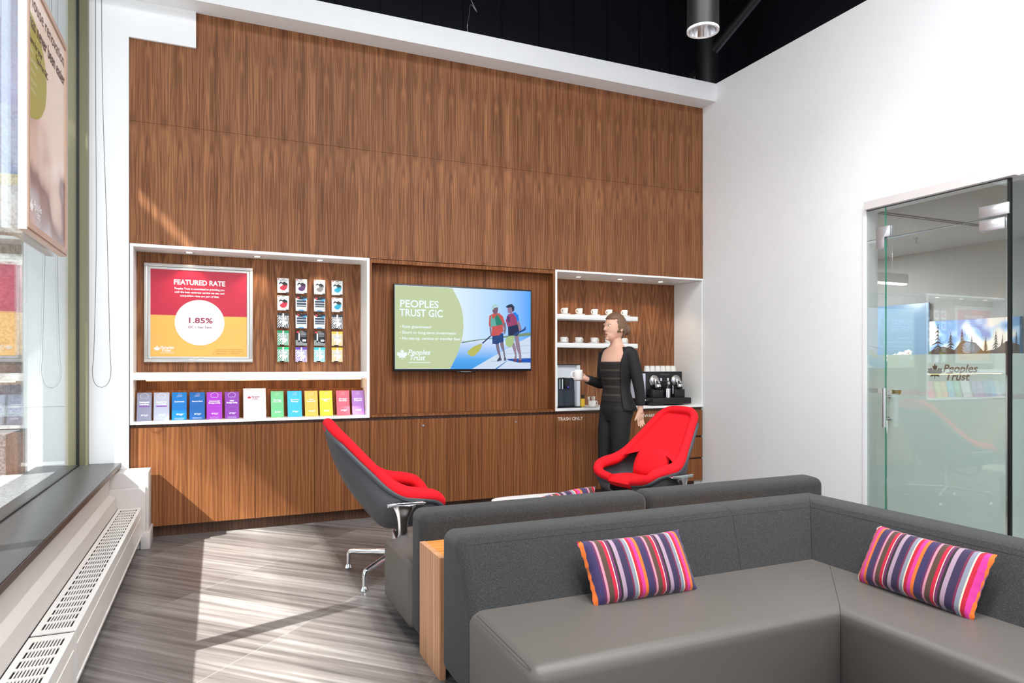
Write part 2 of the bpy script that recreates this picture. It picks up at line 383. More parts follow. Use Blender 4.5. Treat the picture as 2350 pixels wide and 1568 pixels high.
# ------------------------------------------------------------------ the setting
F = 5.885            # face of the walnut wall
XR = 4.833           # right wall
LA = math.radians(-0.7)
LM = Matrix.Translation((0, 5.865, 0)) @ Matrix.Rotation(LA, 4, 'Z') @ Matrix.Translation((0, -5.865, 0))
YB = -3.2            # back of the room
struct(G().box(-.78, XR, YB, 6.9, -.12, 0).obj('floor', mat=TILE))
struct(G().box(XR, 7.5, YB, 6.9, -.12, 0).obj('floor_office', mat=pm((150, 146, 140), .9, name='office carpet', bump=.2)))
# black open ceiling
g = G().m(BLACKP)
g.box(-1.2, 6.2, YB-.2, 6.6, 5.7, 5.85)
struct(g.obj('ceiling'))
g = G().m(BLACKP)
g.box(-1.0, 6.2, 6.5, 6.62, 4.25, 5.7); g.box(6.0, 6.2, YB, 6.6, 4.25, 5.7)
for i in range(16):    # folds and seams of the blackened upper wall
    x = -.6+i*.42; g.box(x, x+.012, 6.485, 6.5, 4.25, 5.7)
struct(g.obj('wall_upper'))
# wall behind the walnut (structure that closes the room)
struct(G().m(pm((60, 44, 34), .8, name='dark backing')).box(-.86, XR+.1, 6.45, 6.6, 0, 4.25).obj('wall_back'))
# upper walnut sheets with fine joints
g = G().m(WOOD); gp = .0010
xs = [-.084, 1.268, 3.059, 4.833]; zs = [2.237, 3.16, 4.068]
for i in range(3):
    for j in range(2):
        g.box(xs[i]+gp*(i > 0), xs[i+1]-gp*(i < 2), F, F+.03, zs[j]+gp*(j > 0), zs[j+1]-gp*(j < 1))
g.box(-.54, -.084, F, F+.03, 2.237, 3.16-gp); g.box(-.54, -.084, F, F+.03, 3.16+gp, 3.79)
g.m(pm((40, 26, 18), .8, name='joint shadow')); g.box(-.54, XR, F+.03, F+.05, 2.237, 4.068)
struct(g.obj('wall_back_panelling'), 'book-matched walnut veneer wall above the alcoves')
# white return left of the panelling, dropped box, white beam
g = G().m(WHITE)
g.box(-.80, -.541, F-.02, 6.45, .0, 5.7)
g.box(-.541, -.084, F-.02, F+.05, 3.78, 4.2)
struct(g.obj('wall_left_return'), 'white wall strip and dropped box left of the walnut')
struct(G().m(WHITE).box(-.80, XR, 5.678, 6.5, 4.06, 4.248).obj('trim_1'), 'long white beam above the walnut wall')
# right wall: solid part, part above the glass office, black above
g = G().m(WHITE)
g.box(XR, XR+.14, 3.9, 6.6, 0, 4.247)
g.box(XR, XR+.14, YB, 3.9, 2.56, 4.247)
struct(g.obj('wall_right'))
g = G().m(pm((214, 208, 208), .5, name='soffit paint'))
g.box(XR-.05, XR+.02, 2.8205, 3.875, 2.556, 2.618); g.box(XR-.05, 7.4, 2.755, 2.82, 2.556, 2.618)
struct(g.obj('trim_2'), 'projecting pale fascia over the glass office front')
struct(G().m(WHITE).box(XR-.012, XR+.1, 3.885, 3.915, 0, 2.562).obj('trim_3'), 'white jamb of the glass office front')
# room behind the camera: wall with a glazed shopfront
g = G().m(WHITE)
g.box(-1, 6.2, YB-.15, YB, 0, .3); g.box(-1, 6.2, YB-.15, YB, 3.4, 5.7)
for x in (-1, 1.1, 3.0, 4.9): g.box(x, x+.12, YB-.15, YB, .3, 3.4)
struct(g.obj('wall_front'))
struct(G().m(WHITE).box(7.4, 7.5, YB, 6.9, 0, 5.7).obj('wall_office_end'))
# left wall: below sill, above window
LWALL = pm((196, 189, 185), .5, name='white panelled dado')
g = G().m(LWALL)
g.box(-.78, -.635, YB, 5.865, 0, .56, M=LM)
g.prism([(-.64, .405), (-.590, .385), (-.581, .30), (-.64, .30)], YB, 5.6, 'y', M=LM)
struct(g.obj('wall_left'))
g = G().m(WHITE); g.box(-1.0, -.80, YB, 5.865, 4.75, 5.7, M=LM); struct(g.obj('wall_left_header'))
# sill
SILL = pm((42, 42, 44), .36, name='dark honed stone sill', var=.06, vscale=30, spec=.35)
g = G().m(SILL); g.box(-.90, -.594, YB, 5.863, .556, .592, bev=.002, M=LM)
g.m(pm((52, 38, 34), .4, name='dark sill edge')); g.box(-.5945, -.590, YB, 5.86, .558, .588, M=LM)
struct(g.obj('trim_4'), 'dark stone window sill')
# window 1: frame members and glass
g = G().m(OLIVE)
g.box(-.935, -.868, 5.78, 5.862, .592, 4.75, M=LM); g.box(-.852, -.797, 5.80, 5.862, .592, 4.75, M=LM)
g.m(BLACK); g.box(-.935, -.852, YB, 5.8, .592, .600, M=LM); g.m(OLIVE)
g.box(-.935, -.797, YB, 5.86, 4.68, 4.75, M=LM)
for y in (3.22, .4, -2.3): g.box(-.935, -.80, y, y+.075, .592, 4.7, M=LM)
g.m(BLACK); g.box(-.870, -.850, 5.79, 5.80, .592, 4.75, M=LM)
win = struct(g.obj('window_1'))
gl = G().m(GLASS); gl.box(-.864, -.858, YB, 5.80, .60, 4.70, M=LM); o = gl.obj('pane', win, world=True); o['label'] = 'clear glass pane'
# convector cover column in the corner
g = G().m(LWALL)
g.box(-.64, -.392, 5.62, 5.866, 0, .545, bev=.004)
g.box(-.64, -.408, 5.575, 5.63, 0, .44, bev=.004)
g.box(-.44, -.380, 5.555, 5.87, 0, .12, bev=.003)
struct(g.obj('trim_5'), 'white boxed pipe casing in the corner by the radiator')
# exterior: ledge, pier, wall with painted poster reflections, pavement, added unseen canopy
GR = granite_mat('grey granite', [(0, (120, 122, 126)), (.3, (128, 130, 134))], .5, 60, .55)
struct(G().m(GR).box(-1.75, -.93, YB, 6.2, .40, .585, M=LM).obj('trim_6'), 'speckled granite ledge outside the window')
PG = granite_mat('pale granite', [(0, (112, 119, 123)), (1.0, (116, 123, 127))], .5, 70, .16)
g = G().m(PG); g.box(-1.27, -.95, 6.2, 6.9, -.3, 1.0); g.box(-1.27, -.95, 6.2, 6.9, 1.006, 6.5)
struct(g.obj('wall_outside_pier'), 'pale granite pier just outside the window')
CB = granite_mat('painted reflection bands', [(0, (93, 82, 81)), (.86, (137, 145, 148)), (.95, (94, 103, 116)), (1.14, (145, 133, 124)), (1.24, (88, 87, 88)),
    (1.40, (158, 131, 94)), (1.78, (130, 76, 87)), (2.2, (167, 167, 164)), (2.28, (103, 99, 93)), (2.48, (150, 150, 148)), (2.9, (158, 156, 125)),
    (3.0, (100, 122, 155)), (3.6, (82, 100, 152)), (4.0, (68, 94, 140)), (4.7, (111, 125, 148))], .5, 55, .38)  # posters mirrored in the polished stone, put into the colour
struct(G().m(CB).box(-4.2, -1.27, 7.3, 7.6, -.3, 6.5).obj('wall_outside'), 'granite wall outside with poster reflections painted as blue, red and ochre bands')
struct(G().m(GR).box(-2.3, -1.22, 5.5, 5.9, .585, .86).obj('trim_7'), 'dark granite block outside')
struct(G().m(pm((150, 150, 150), .8, name='pavement')).box(-30, -1.0, -20, 20, -.4, -.3).obj('ground_outside'))
g = G().m(pm((150, 150, 150), .7, name='sun blocker'))  # unseen slab with gap and slats, added to shape the sun patches
g.box(-3.2, -3.0, YB, 6.0, 4.10, 5.15); g.box(-3.2, -3.0, YB, 6.0, 5.45, 9); g.box(-3.2, -3.0, YB, 4.45, 5.15, 5.45)
for k in range(14): g.box(-3.006, -3.0, YB, 6.0, 4.10-.042*k-.042, 4.10-.042*k-.042+.040*(1-(k+1)/15))
struct(g.obj('sun_blocker'), 'added sun blocker outside, out of view high above the window')

# ------------------------------------------------------------------ base cabinets
def cabinet(x0, x1, doors, label, drawers=None, texts=None, lock=None, depth=.5):
    t = thing('base_cabinet', label, 'cabinet', ((x0+x1)/2, F+.2, 0), 0, None)
    G().m(WOODD).box(x0+.002, x1-.002, F+.022, min(F+depth, 6.44), .10, .868).obj('carcass', t)
    G().m(WOODD).box(x0, x1, F+.05, F+.07, 0, .10).obj('plinth', t)
    z0, z1 = .09, .842
    for i in range(len(doors)-1):
        a, b = doors[i], doors[i+1]
        G().m(WOODQ).box(a+.002, b-.002, F, F+.021, z0, z1).obj('door', t)
    if lock is not None:
        for lx in lock:
            gg = G().m(STEEL); gg.lathe([(.0001, 0), (.009, 0), (.009, .006), (.0001, .006)], 20, FY(lx, F-.001+.001, .785), cap=False)
            gg.m(BLACK); gg.box(lx-.001, lx+.001, F-.0068, F-.005, .780, .790)
            gg.obj('lock', t)
    if drawers:
        for za, zb, fr in drawers:
            G().m(WOODQ).box(x0+.002 if not fr else x0+.002, x1-.004, F, F+.021, za, zb).obj('drawer', t)
    for tx, tz, s_ in (texts or []):
        G().m(pm((225, 218, 208), .5, name='lettering')).text(s_, .046, FY(tx, F-.0012, tz), bold=.0003).obj('lettering', t)
    return t
cabinet(-.536, .349, [-.536, .349], 'wide walnut base cabinet at the left end, under the leaflets, partly sunlit')
cabinet(.349, 1.268, [.349, .811, 1.268], 'two-door walnut base cabinet behind the left red chair')
cabinet(1.268, 2.166, [1.268, 1.724, 2.166], 'two-door walnut base cabinet below the left half of the screen', lock=[1.744])
cabinet(2.166, 3.059, [2.166, 2.618, 3.059], 'two-door walnut base cabinet below the right half of the screen', lock=[2.641])
cabinet(3.059, 3.966, [3.059, 3.52, 3.966], 'walnut base cabinet lettered TRASH ONLY behind the person', texts=[(3.088, .782, 'TRASH ONLY')])
cabinet(3.966, 4.831, [], 'walnut drawer cabinet lettered DISHWARE below the coffee machine', drawers=[(.57, .842, 0), (.34, .55, 0), (.092, .32, 0)], texts=[(3.985, .785, 'DISHWARE')])
struct(G().m(WHITE).box(4.75, XR, F+.04, F+.5, 0, .10).obj('baseboard_right'))

# ------------------------------------------------------------------ left display alcove
t = thing('display_alcove', 'white-framed walnut alcove with a featured-rate poster, gift cards and leaflets', 'alcove', (.36, F+.1, .868))
g = G().m(WLAC)
x0, x1, zb, zt, bk = -.536, 1.268, .868, 2.237, 6.17
g.box(x0, x0+.022, F-.004, bk, zb, zt); g.box(x1-.022, x1, F-.004, bk, zb, zt)
g.box(x0+.022, x1-.022, F-.004, bk, zt-.022, zt); g.box(x0+.022, x1-.022, F-.004, bk, zb, zb+.022)
g.obj('frame', t)
G().m(WOOD).box(x0+.022, x1-.022, bk-.02, bk, zb+.022, zt-.022).obj('back_panel', t)
G().m(WLAC).box(x0+.022, x1-.022, F-.002, bk-.02, 1.206, 1.262, bev=.001).obj('shelf', t)
g = G().m(em((255, 204, 130), 13, 'warm led strip')); g.box(x0+.1, x1-.05, 5.992, 6.006, 1.196, 1.2045); g.obj('light_strip', t)
G().m(WOODQ).box(x0+.022, x1-.022, 6.045, 6.06, zb+.022, 1.12).obj('leaflet_backboard', t)
# ------------------------------------------------------------------ middle alcove (screen)
t = thing('screen_alcove', 'plain walnut-lined alcove around the wall screen', 'alcove', (2.16, F+.08, .868))
g = G().m(WOODQ); x0, x1, bk = 1.268, 3.059, 6.0
g.box(x0, x0+.02, F, bk, .88, 2.232); g.box(x1-.02, x1, F, bk, .88, 2.232); g.box(x0+.02, x1-.02, F, bk, 2.20, 2.232)
g.obj('frame', t)
G().m(WOODQ).box(x0, x1, bk, bk+.02, .88, 2.232).obj('back_panel', t)
G().m(WOODO if False else WOODQ).box(x0, x1-.001, F-.003, bk, .870, .892).obj('ledge', t)
# ------------------------------------------------------------------ right alcove (coffee)
t = thing('coffee_alcove', 'white-framed walnut alcove with cups and coffee machine', 'alcove', (3.95, F+.25, .868))
g = G().m(WLAC); x0, x1, bk = 3.060, XR, 6.39
g.box(x0, x0+.02, F-.004, bk, .895, 2.24); g.box(x0+.02, x1, F-.004, bk, 2.222, 2.24); g.box(x1-.006, x1, F+.01, bk, .895, 2.22)
g.obj('frame', t)
G().m(WOOD).box(x0+.02, x1-.006, bk-.02, bk, .895, 2.222).obj('back_panel', t)
tag(rebase(G().m(WLAC).box(3.060, XR-.001, F-.006, 6.389, .873, .8945, bev=.002).obj('countertop'), (3.94, 6.1, .873)), 'white coffee counter above the TRASH ONLY and DISHWARE cabinets', 'countertop')
for z, w_ in ((1.785, 'upper'), (1.497, 'lower')):
    tag(rebase(G().m(WLAC).box(3.081, 4.175, 6.13, 6.369, z, z+.048, bev=.002).obj('floating_shelf'), (3.6, 6.25, z)),
        'white floating shelf in the coffee alcove, the %s of two, holding five cups' % w_, 'shelf')
# ------------------------------------------------------------------ downlights in the alcoves
def downlight(x, y, z, label, group, e=9, col=(1, .80, .58)):
    t = thing('downlight', label, 'light', (x, y, z))
    G().m(CHROME).lathe([(.026, 0), (.034, 0), (.034, -.004), (.026, -.004)], 28, Matrix.Translation((x, y, z)), cap=False).obj('trim_ring', t)
    G().m(em((255, 232, 200), 14, 'lamp lens')).lathe([(.0001, -.002), (.025, -.002), (.025, -.001), (.0001, -.001)], 24, Matrix.Translation((x, y, z)), cap=False).obj('lens', t)
    l = bpy.data.lights.new('alcove_spot', 'SPOT'); l.energy = e; l.color = col; l.spot_size = math.radians(105); l.spot_blend = .7; l.shadow_soft_size = .02
    o = bpy.data.objects.new('alcove_spot', l); COL.objects.link(o); o.location = (x, y, z-.012)
for x, s_ in ((-.135, 'left'), (.372, 'middle'), (.874, 'right')):
    downlight(x, 6.02, 2.215, 'small round warm downlight, %s one of three above the poster and gift cards' % s_, 'downlights', 6)
for x, s_ in ((3.459, 'left'), (3.956, 'middle'), (4.473, 'right')):
    downlight(x, 6.14, 2.222, 'small round warm downlight, %s one of three above the cups' % s_, 'downlights', 7)

# ------------------------------------------------------------------ pendant cylinder lamps
def pendant(x, y, z, label, e, group=None, r=.1):
    t = thing('cylinder_pendant', label, 'lamp', (x, y, z), 0, group)
    T = Matrix.Translation((x, y, z))
    G().m(pm((12, 12, 14), .5, name='black pendant body')).lathe([(r-.004, .005), (r-.004, 0.0), (r, 0.0), (r, .9), (.03, .9), (.03, 5.7-z)], 32, T, cap=False).obj('body', t)
    G().m(pm((235, 235, 235), .4, name='white ring')).lathe([(r-.014, .012), (r-.014, -.004), (r+.001, -.004), (r+.001, .010)], 32, T, cap=False).obj('ring', t)
    G().m(CHROME).lathe([(r-.015, 0), (r-.035, .09), (r-.06, .12)], 24, T, cap=False, smooth=False).obj('reflector', t)
    G().m(em((255, 244, 228), 12, 'pendant lens')).lathe([(.0001, .115), (.045, .115)], 24, T, cap=False).obj('lens', t)
    l = bpy.data.lights.new('pendant_light', 'AREA'); l.shape = 'DISK'; l.size = .15; l.energy = e; l.color = (1, .95, .88)
    o = bpy.data.objects.new('pendant_light', l); COL.objects.link(o); o.location = (x, y, z-.02)
    return t
pendant(2.90, 3.53, 3.46, 'black cylinder pendant lamp hanging from the dark ceiling', 22)
for i, (x, y) in enumerate(((1.0, 1.6), (3.4, 1.2), (1.0, -1.2), (3.4, -1.2))):  # more of the visible pendant, added out of view as fill
    pendant(x, y, 3.9, 'black cylinder pendant added for fill light, out of view behind and above the viewpoint', 20, 'added fill pendants out of view')
for i, (x, y) in enumerate(((.9, 2.3), (2.6, 1.7), (.9, -.4), (2.6, -.6))):  # fill lights added out of view to brighten the upper walls
    t = thing('fill_panel', 'square white panel added for fill light, out of view above the viewpoint', 'light', (x, y, 5.30), 0, 'added fill panels out of view')
    G().m(WLAC).box(x-.52, x+.52, y-.52, y+.52, 5.30, 5.36).obj('housing', t)
    G().m(em((250, 252, 255), 3, 'fill panel diffuser')).box(x-.49, x+.49, y-.49, y+.49, 5.294, 5.30).obj('diffuser', t)
    l = bpy.data.lights.new('fill_panel_light', 'AREA'); l.shape = 'SQUARE'; l.size = .95; l.energy = 100; l.color = (.95, .98, 1)
    o = bpy.data.objects.new('fill_panel_light', l); COL.objects.link(o); o.location = (x, y, 5.285)
# ceiling services
DUCT = pm((34, 33, 37), .6, name='dark painted duct')
g = G().m(DUCT).box(1.9, 4.6, 4.05, 4.95, 5.05, 5.5, bev=.01); tag(rebase(g.obj('air_duct'), (3.2, 4.5, 5.05)), 'rectangular blackened air duct under the ceiling beside the pendant', 'duct')
g = G().m(pm((54, 54, 58), .6, name='grey duct')); g.tube([(3.35, 3.15, 5.1), (3.5, 3.2, 5.1), (3.7, 3.3, 5.12)], .15, 20)
tag(rebase(g.obj('round_duct'), (3.35, 2.9, 5.05)), 'dark round ceiling duct right of the pendant', 'duct')
g = G().m(pm((20, 20, 24), .5, name='black pipe')); g.cyl((4.9, 5.9, 4.3), (4.9, 5.9, 5.65), .12, n=20); g.tube([(4.85, 6.3, 4.4), (5.0, 5.2, 5.0), (5.1, 3.0, 5.5)], .05, 12)
tag(rebase(g.obj('ceiling_pipe'), (4.9, 5.9, 4.3)), 'black pipe in the dark corner above the white beam', 'pipe')
g = G().m(pm((150, 150, 150), .3, 1, name='thin wire'))
g.tube(catmull([(2.17, 5.69, 4.25), (2.18, 5.9, 4.34), (2.165, 5.9, 4.42), (2.18, 5.9, 4.5), (2.2, 5.9, 4.62), (2.26, 5.9, 4.56), (2.19, 5.9, 4.68)], 5), .003, 6)
tag(rebase(g.obj('ceiling_wire'), (2.17, 5.69, 4.25)), 'thin loose wire hanging in the dark above the white beam', 'wire')

# ------------------------------------------------------------------ convector radiators along the window
def radiator(y0, y1, label, group=None):
    c = LM @ Vector((-.5, (y0+y1)/2, 0))
    t = thing('convector_radiator', label, 'radiator', c, LA)
    x0, x1, zt, zb = -.576, -.430, .300, .085
    EN = pm((228, 224, 220), .3, name='white enamel', coat=.3)
    g = G().m(EN)
    g.box(x1-.004, x1, y0, y1, zb, zt-.004, M=LM); g.box(x1-.02, x1-.003, y0, y0+.012, 0, zt-.006, M=LM)
    g.box(x1, x1+.002, y0+.03, y1-.03, zt-.062, zt-.058, M=LM); g.box(x1, x1+.003, y0+.02, y1-.02, zb+.012, zb+.02, M=LM)
    g.obj('front_panel', t)
    G().m(pm((70, 66, 62), .7, name='convector fins')).box(x0+.02, x1-.02, y0+.02, y1-.02, .16, .25, M=LM).obj('heating_element', t)
    g = G().m(EN)      # top grille: frame, nine long bars and cross bars
    e = .022
    g.box(x0, x0+e, y0, y1, zt-.004, zt, M=LM); g.box(x1-e, x1, y0, y1, zt-.004, zt, M=LM)
    g.box(x0+e, x1-e, y0, y0+.05, zt-.004, zt, M=LM); g.box(x0+e, x1-e, y1-.05, y1, zt-.004, zt, M=LM)
    n = 10; wv = (x1-x0-2*e)/n
    for i in range(1, n): g.box(x0+e+i*wv-.0027, x0+e+i*wv+.0027, y0+.05, y1-.05, zt-.004, zt-.0005, M=LM)
    k = int((y1-y0-.1)/.083); d = (y1-y0-.1)/k
    for j in range(1, k): g.box(x0+e, x1-e, y0+.05+j*d-.010, y0+.05+j*d+.010, zt-.004, zt, M=LM)
    g.obj('grille', t)
    G().m(pm((60, 58, 55), .8, name='radiator back')).box(x0-.002, x0+.0, y0, y1, .05, zt-.01, M=LM).obj('back_plate', t)
    return t
radiator(3.09, 5.565, 'long white slotted convector radiator under the dark sill, nearer the walnut wall')
radiator(.6, 3.07, 'white slotted convector radiator under the sill, at the bottom left corner nearest the viewer')

# ------------------------------------------------------------------ hanging poster in the window
c = LM @ Vector((-.81, 4.6, 2.0))
t = thing('window_poster', 'large framed poster hung in the window, peach with an olive circle and dark lettering', 'poster', c, LA)
PF = pm((240, 240, 240), .4, name='white poster frame')
PFB = pm((196, 164, 146), .4, name='bronze tinted frame')
g = G().m(PF); g.box(-.842, -.806, 4.108, 4.120, 2.0, 3.34, M=LM); g.box(-.842, -.806, 5.088, 5.10, 2.0, 3.34, M=LM)
g.box(-.842, -.806, 4.12, 5.088, 3.325, 3.34, M=LM)
g.m(PFB); g.box(-.842, -.806, 4.12, 5.088, 2.0, 2.012, M=LM)
for a in ((4.118, 4.15, 2.012, 3.325), (5.055, 5.088, 2.012, 3.325), (4.15, 5.055, 2.012, 2.045), (4.15, 5.055, 3.29, 3.325)):
    g.box(-.812, -.800, a[0], a[1], a[2], a[3], M=LM)
g.obj('frame', t)
def poster_img():
    m, N, L, P = newmat('soft portrait print')
    geo = N.new('ShaderNodeNewGeometry'); sx = N.new('ShaderNodeSeparateXYZ'); L.new(geo.outputs['Position'], sx.inputs[0])
    nz = N.new('ShaderNodeTexNoise'); nz.inputs['Scale'].default_value = 2.2; nz.inputs['Detail'].default_value = 1.5; L.new(geo.outputs['Position'], nz.inputs['Vector'])
    mr = N.new('ShaderNodeMapRange'); mr.inputs[1].default_value = 2.0; mr.inputs[2].default_value = 3.3; L.new(sx.outputs[2], mr.inputs[0])
    mm = N.new('ShaderNodeMath'); mm.operation = 'MULTIPLY_ADD'; mm.inputs[1].default_value = .9; L.new(nz.outputs[0], mm.inputs[0]); L.new(mr.outputs[0], mm.inputs[2])
    cr = N.new('ShaderNodeValToRGB'); L.new(mm.outputs[0], cr.inputs[0]); el = cr.color_ramp.elements
    el[0].position = .3; el[0].color = lin((214, 190, 186))+(1,); el[1].position = 1; el[1].color = lin((240, 214, 194))+(1,)
    for p, c_ in ((.42, (214, 178, 172)), (.52, (196, 190, 200)), (.64, (150, 112, 108)), (.72, (120, 82, 80)), (.80, (214, 178, 166)), (.9, (232, 206, 192))):
        e = el.new(p); e.color = lin(c_)+(1,)
    L.new(cr.outputs[0], P.inputs['Base Color']); P.inputs['Roughness'].default_value = .25
    return m
g = G().m(poster_img()); g.box(-.83, -.808, 4.15, 5.055, 2.045, 3.29, M=LM)
g.m(pm((168, 160, 60), .3, name='olive print')); T = LM @ FXp(-.8072, 0, 0)
g.add([(4.152+max(0, .40*math.cos(a)), 2.86+.27*math.sin(a), 0) for a in [(-PI/2)+PI*i/20 for i in range(21)]], [list(range(21))], T)
DT = pm((74, 46, 44), .4, name='dark print'); g.m(DT)
g.text('House renovation', .105, LM @ FXp(-.8066, 4.17, 3.17), width=.84); g.text('has never been easier', .10, LM @ FXp(-.8066, 4.17, 3.055), width=.86, bold=.0015)
g.text('Save for your', .05, LM @ FXp(-.8066, 4.17, 2.975), bold=.001); g.text('Tax-Free GIC', .05, LM @ FXp(-.8066, 4.3, 2.92), bold=.001)
g.m(pm((236, 232, 200), .4, name='pale print'))
for i, s_ in enumerate(('Rate', 'guaranteed', 'Short or', 'long term', 'No fees')): g.text(s_, .034, LM @ FXp(-.8066, 4.19, 2.93-i*.05))
logo(g, LM @ FXp(-.8064, 4.17, 2.09), .09, pm((250, 246, 244), .4, name='white print'), tagline=False)
g.obj('print', t)
for y in (4.28, 4.93): G().m(STEEL).cyl((-.824, y, 3.34), (-.824, y, 4.70), .0016, n=6, M=LM).obj('hanging_wire', t)

# ------------------------------------------------------------------ bead chain of the blind
g = G().m(pm((70, 70, 72), .4, name='dark bead chain'))
pts = [(-.742, 5.76, 4.66), (-.742, 5.76, 3.4), (-.738, 5.76, 2.2), (-.752, 5.76, 1.45), (-.762, 5.76, 1.28), (-.748, 5.76, 1.19), (-.705, 5.76, 1.158), (-.662, 5.76, 1.19), (-.645, 5.76, 1.28), (-.652, 5.76, 1.45), (-.668, 5.76, 2.2), (-.700, 5.76, 3.4), (-.704, 5.76, 4.66)]
g.tube(catmull(pts, 8), .0019, 6, M=LM)
g.box(-.76, -.68, 5.72, 5.80, 4.64, 4.7, M=LM)
tag(rebase(g.obj('blind_chain'), LM @ Vector((-.70, 5.76, 4.66))), 'thin dark bead chain loop hanging against the white strip by the window', 'chain')

# ------------------------------------------------------------------ poster in the alcove
t = thing('rate_poster', 'framed red and orange poster reading FEATURED RATE 1.85%', 'poster', (-.06, 6.14, 1.34))
SIL = pm((205, 203, 200), .3, .6, name='silver frame')
g = G().m(SIL)
def frame_rect(g, x0, x1, z0, z1, w, y0, y1, bev=0):
    g.box(x0, x1, y0, y1, z1-w, z1, bev=bev); g.box(x0, x1, y0, y1, z0, z0+w, bev=bev)
    g.box(x0, x0+w, y0, y1, z0+w, z1-w, bev=bev); g.box(x1-w, x1, y0, y1, z0+w, z1-w, bev=bev)
frame_rect(g, -.460, .343, 1.342, 2.129, .026, 6.118, 6.148, .003)
g.m(pm((120, 120, 122), .5, name='frame groove')); frame_rect(g, -.434, .317, 1.368, 2.103, .003, 6.126, 6.14)
g.m(SIL); frame_rect(g, -.431, .314, 1.371, 2.100, .0165, 6.122, 6.14)
g.obj('frame', t)
g = G().m(pm((190, 34, 62), .3, name='crimson print')); g.box(-.416, .299, 6.128, 6.140, 1.719, 2.085)
g.m(pm((240, 180, 88), .3, name='orange print')); g.box(-.416, .299, 6.128, 6.140, 1.387, 1.719)
WPR = pm((238, 238, 242), .35, name='white paper print')
g.m(WPR); g.add([(-.059+.184*math.cos(2*PI*i/64), 1.664+.184*math.sin(2*PI*i/64), 0) for i in range(64)], [list(range(64))], FY(0, 6.1272, 0))
g.text('FEATURED RATE', .056, FY(-.06, 6.1272, 1.968), 'CENTER', bold=.0016, width=.378)
for i, (s_, w_) in enumerate((('Peoples Trust is committed to providing you', .368), ('with the best customer service we can, and', .368), ('competitive rates are part of that.', .29))):
    g.text(s_, .0225, FY(-.06, 6.1272, 1.928-.0285*i), 'CENTER', bold=.0005, width=w_)
CR = pm((150, 30, 66), .4, name='crimson lettering')
g.m(CR); g.text('1.85%', .062, FY(-.059, 6.1264, 1.660), 'CENTER', bold=.0012, width=.175); g.text('GIC 1 Year Term', .026, FY(-.059, 6.1264, 1.618), 'CENTER', bold=.0003, width=.175, shear=.1)
logo(g, FY(-.392, 6.1268, 1.424), .050, WPR)
g.m(pm((150, 100, 60), .4, name='small brown print'))
g.text('The rates shown are annual and may change at any time.', .0085, FY(.058, 6.1268, 1.4465), width=.215); g.text('Additional information on our deposits is available here.', .0085, FY(.058, 6.1268, 1.4335), width=.215)
frame_rect(g, .040, .277, 1.403, 1.428, .001, 6.1270, 6.1274)
g.text('peoplestrust.com      |      1-800-663-0324', .011, FY(.062, 6.1268, 1.4115), width=.18)
g.obj('print', t)

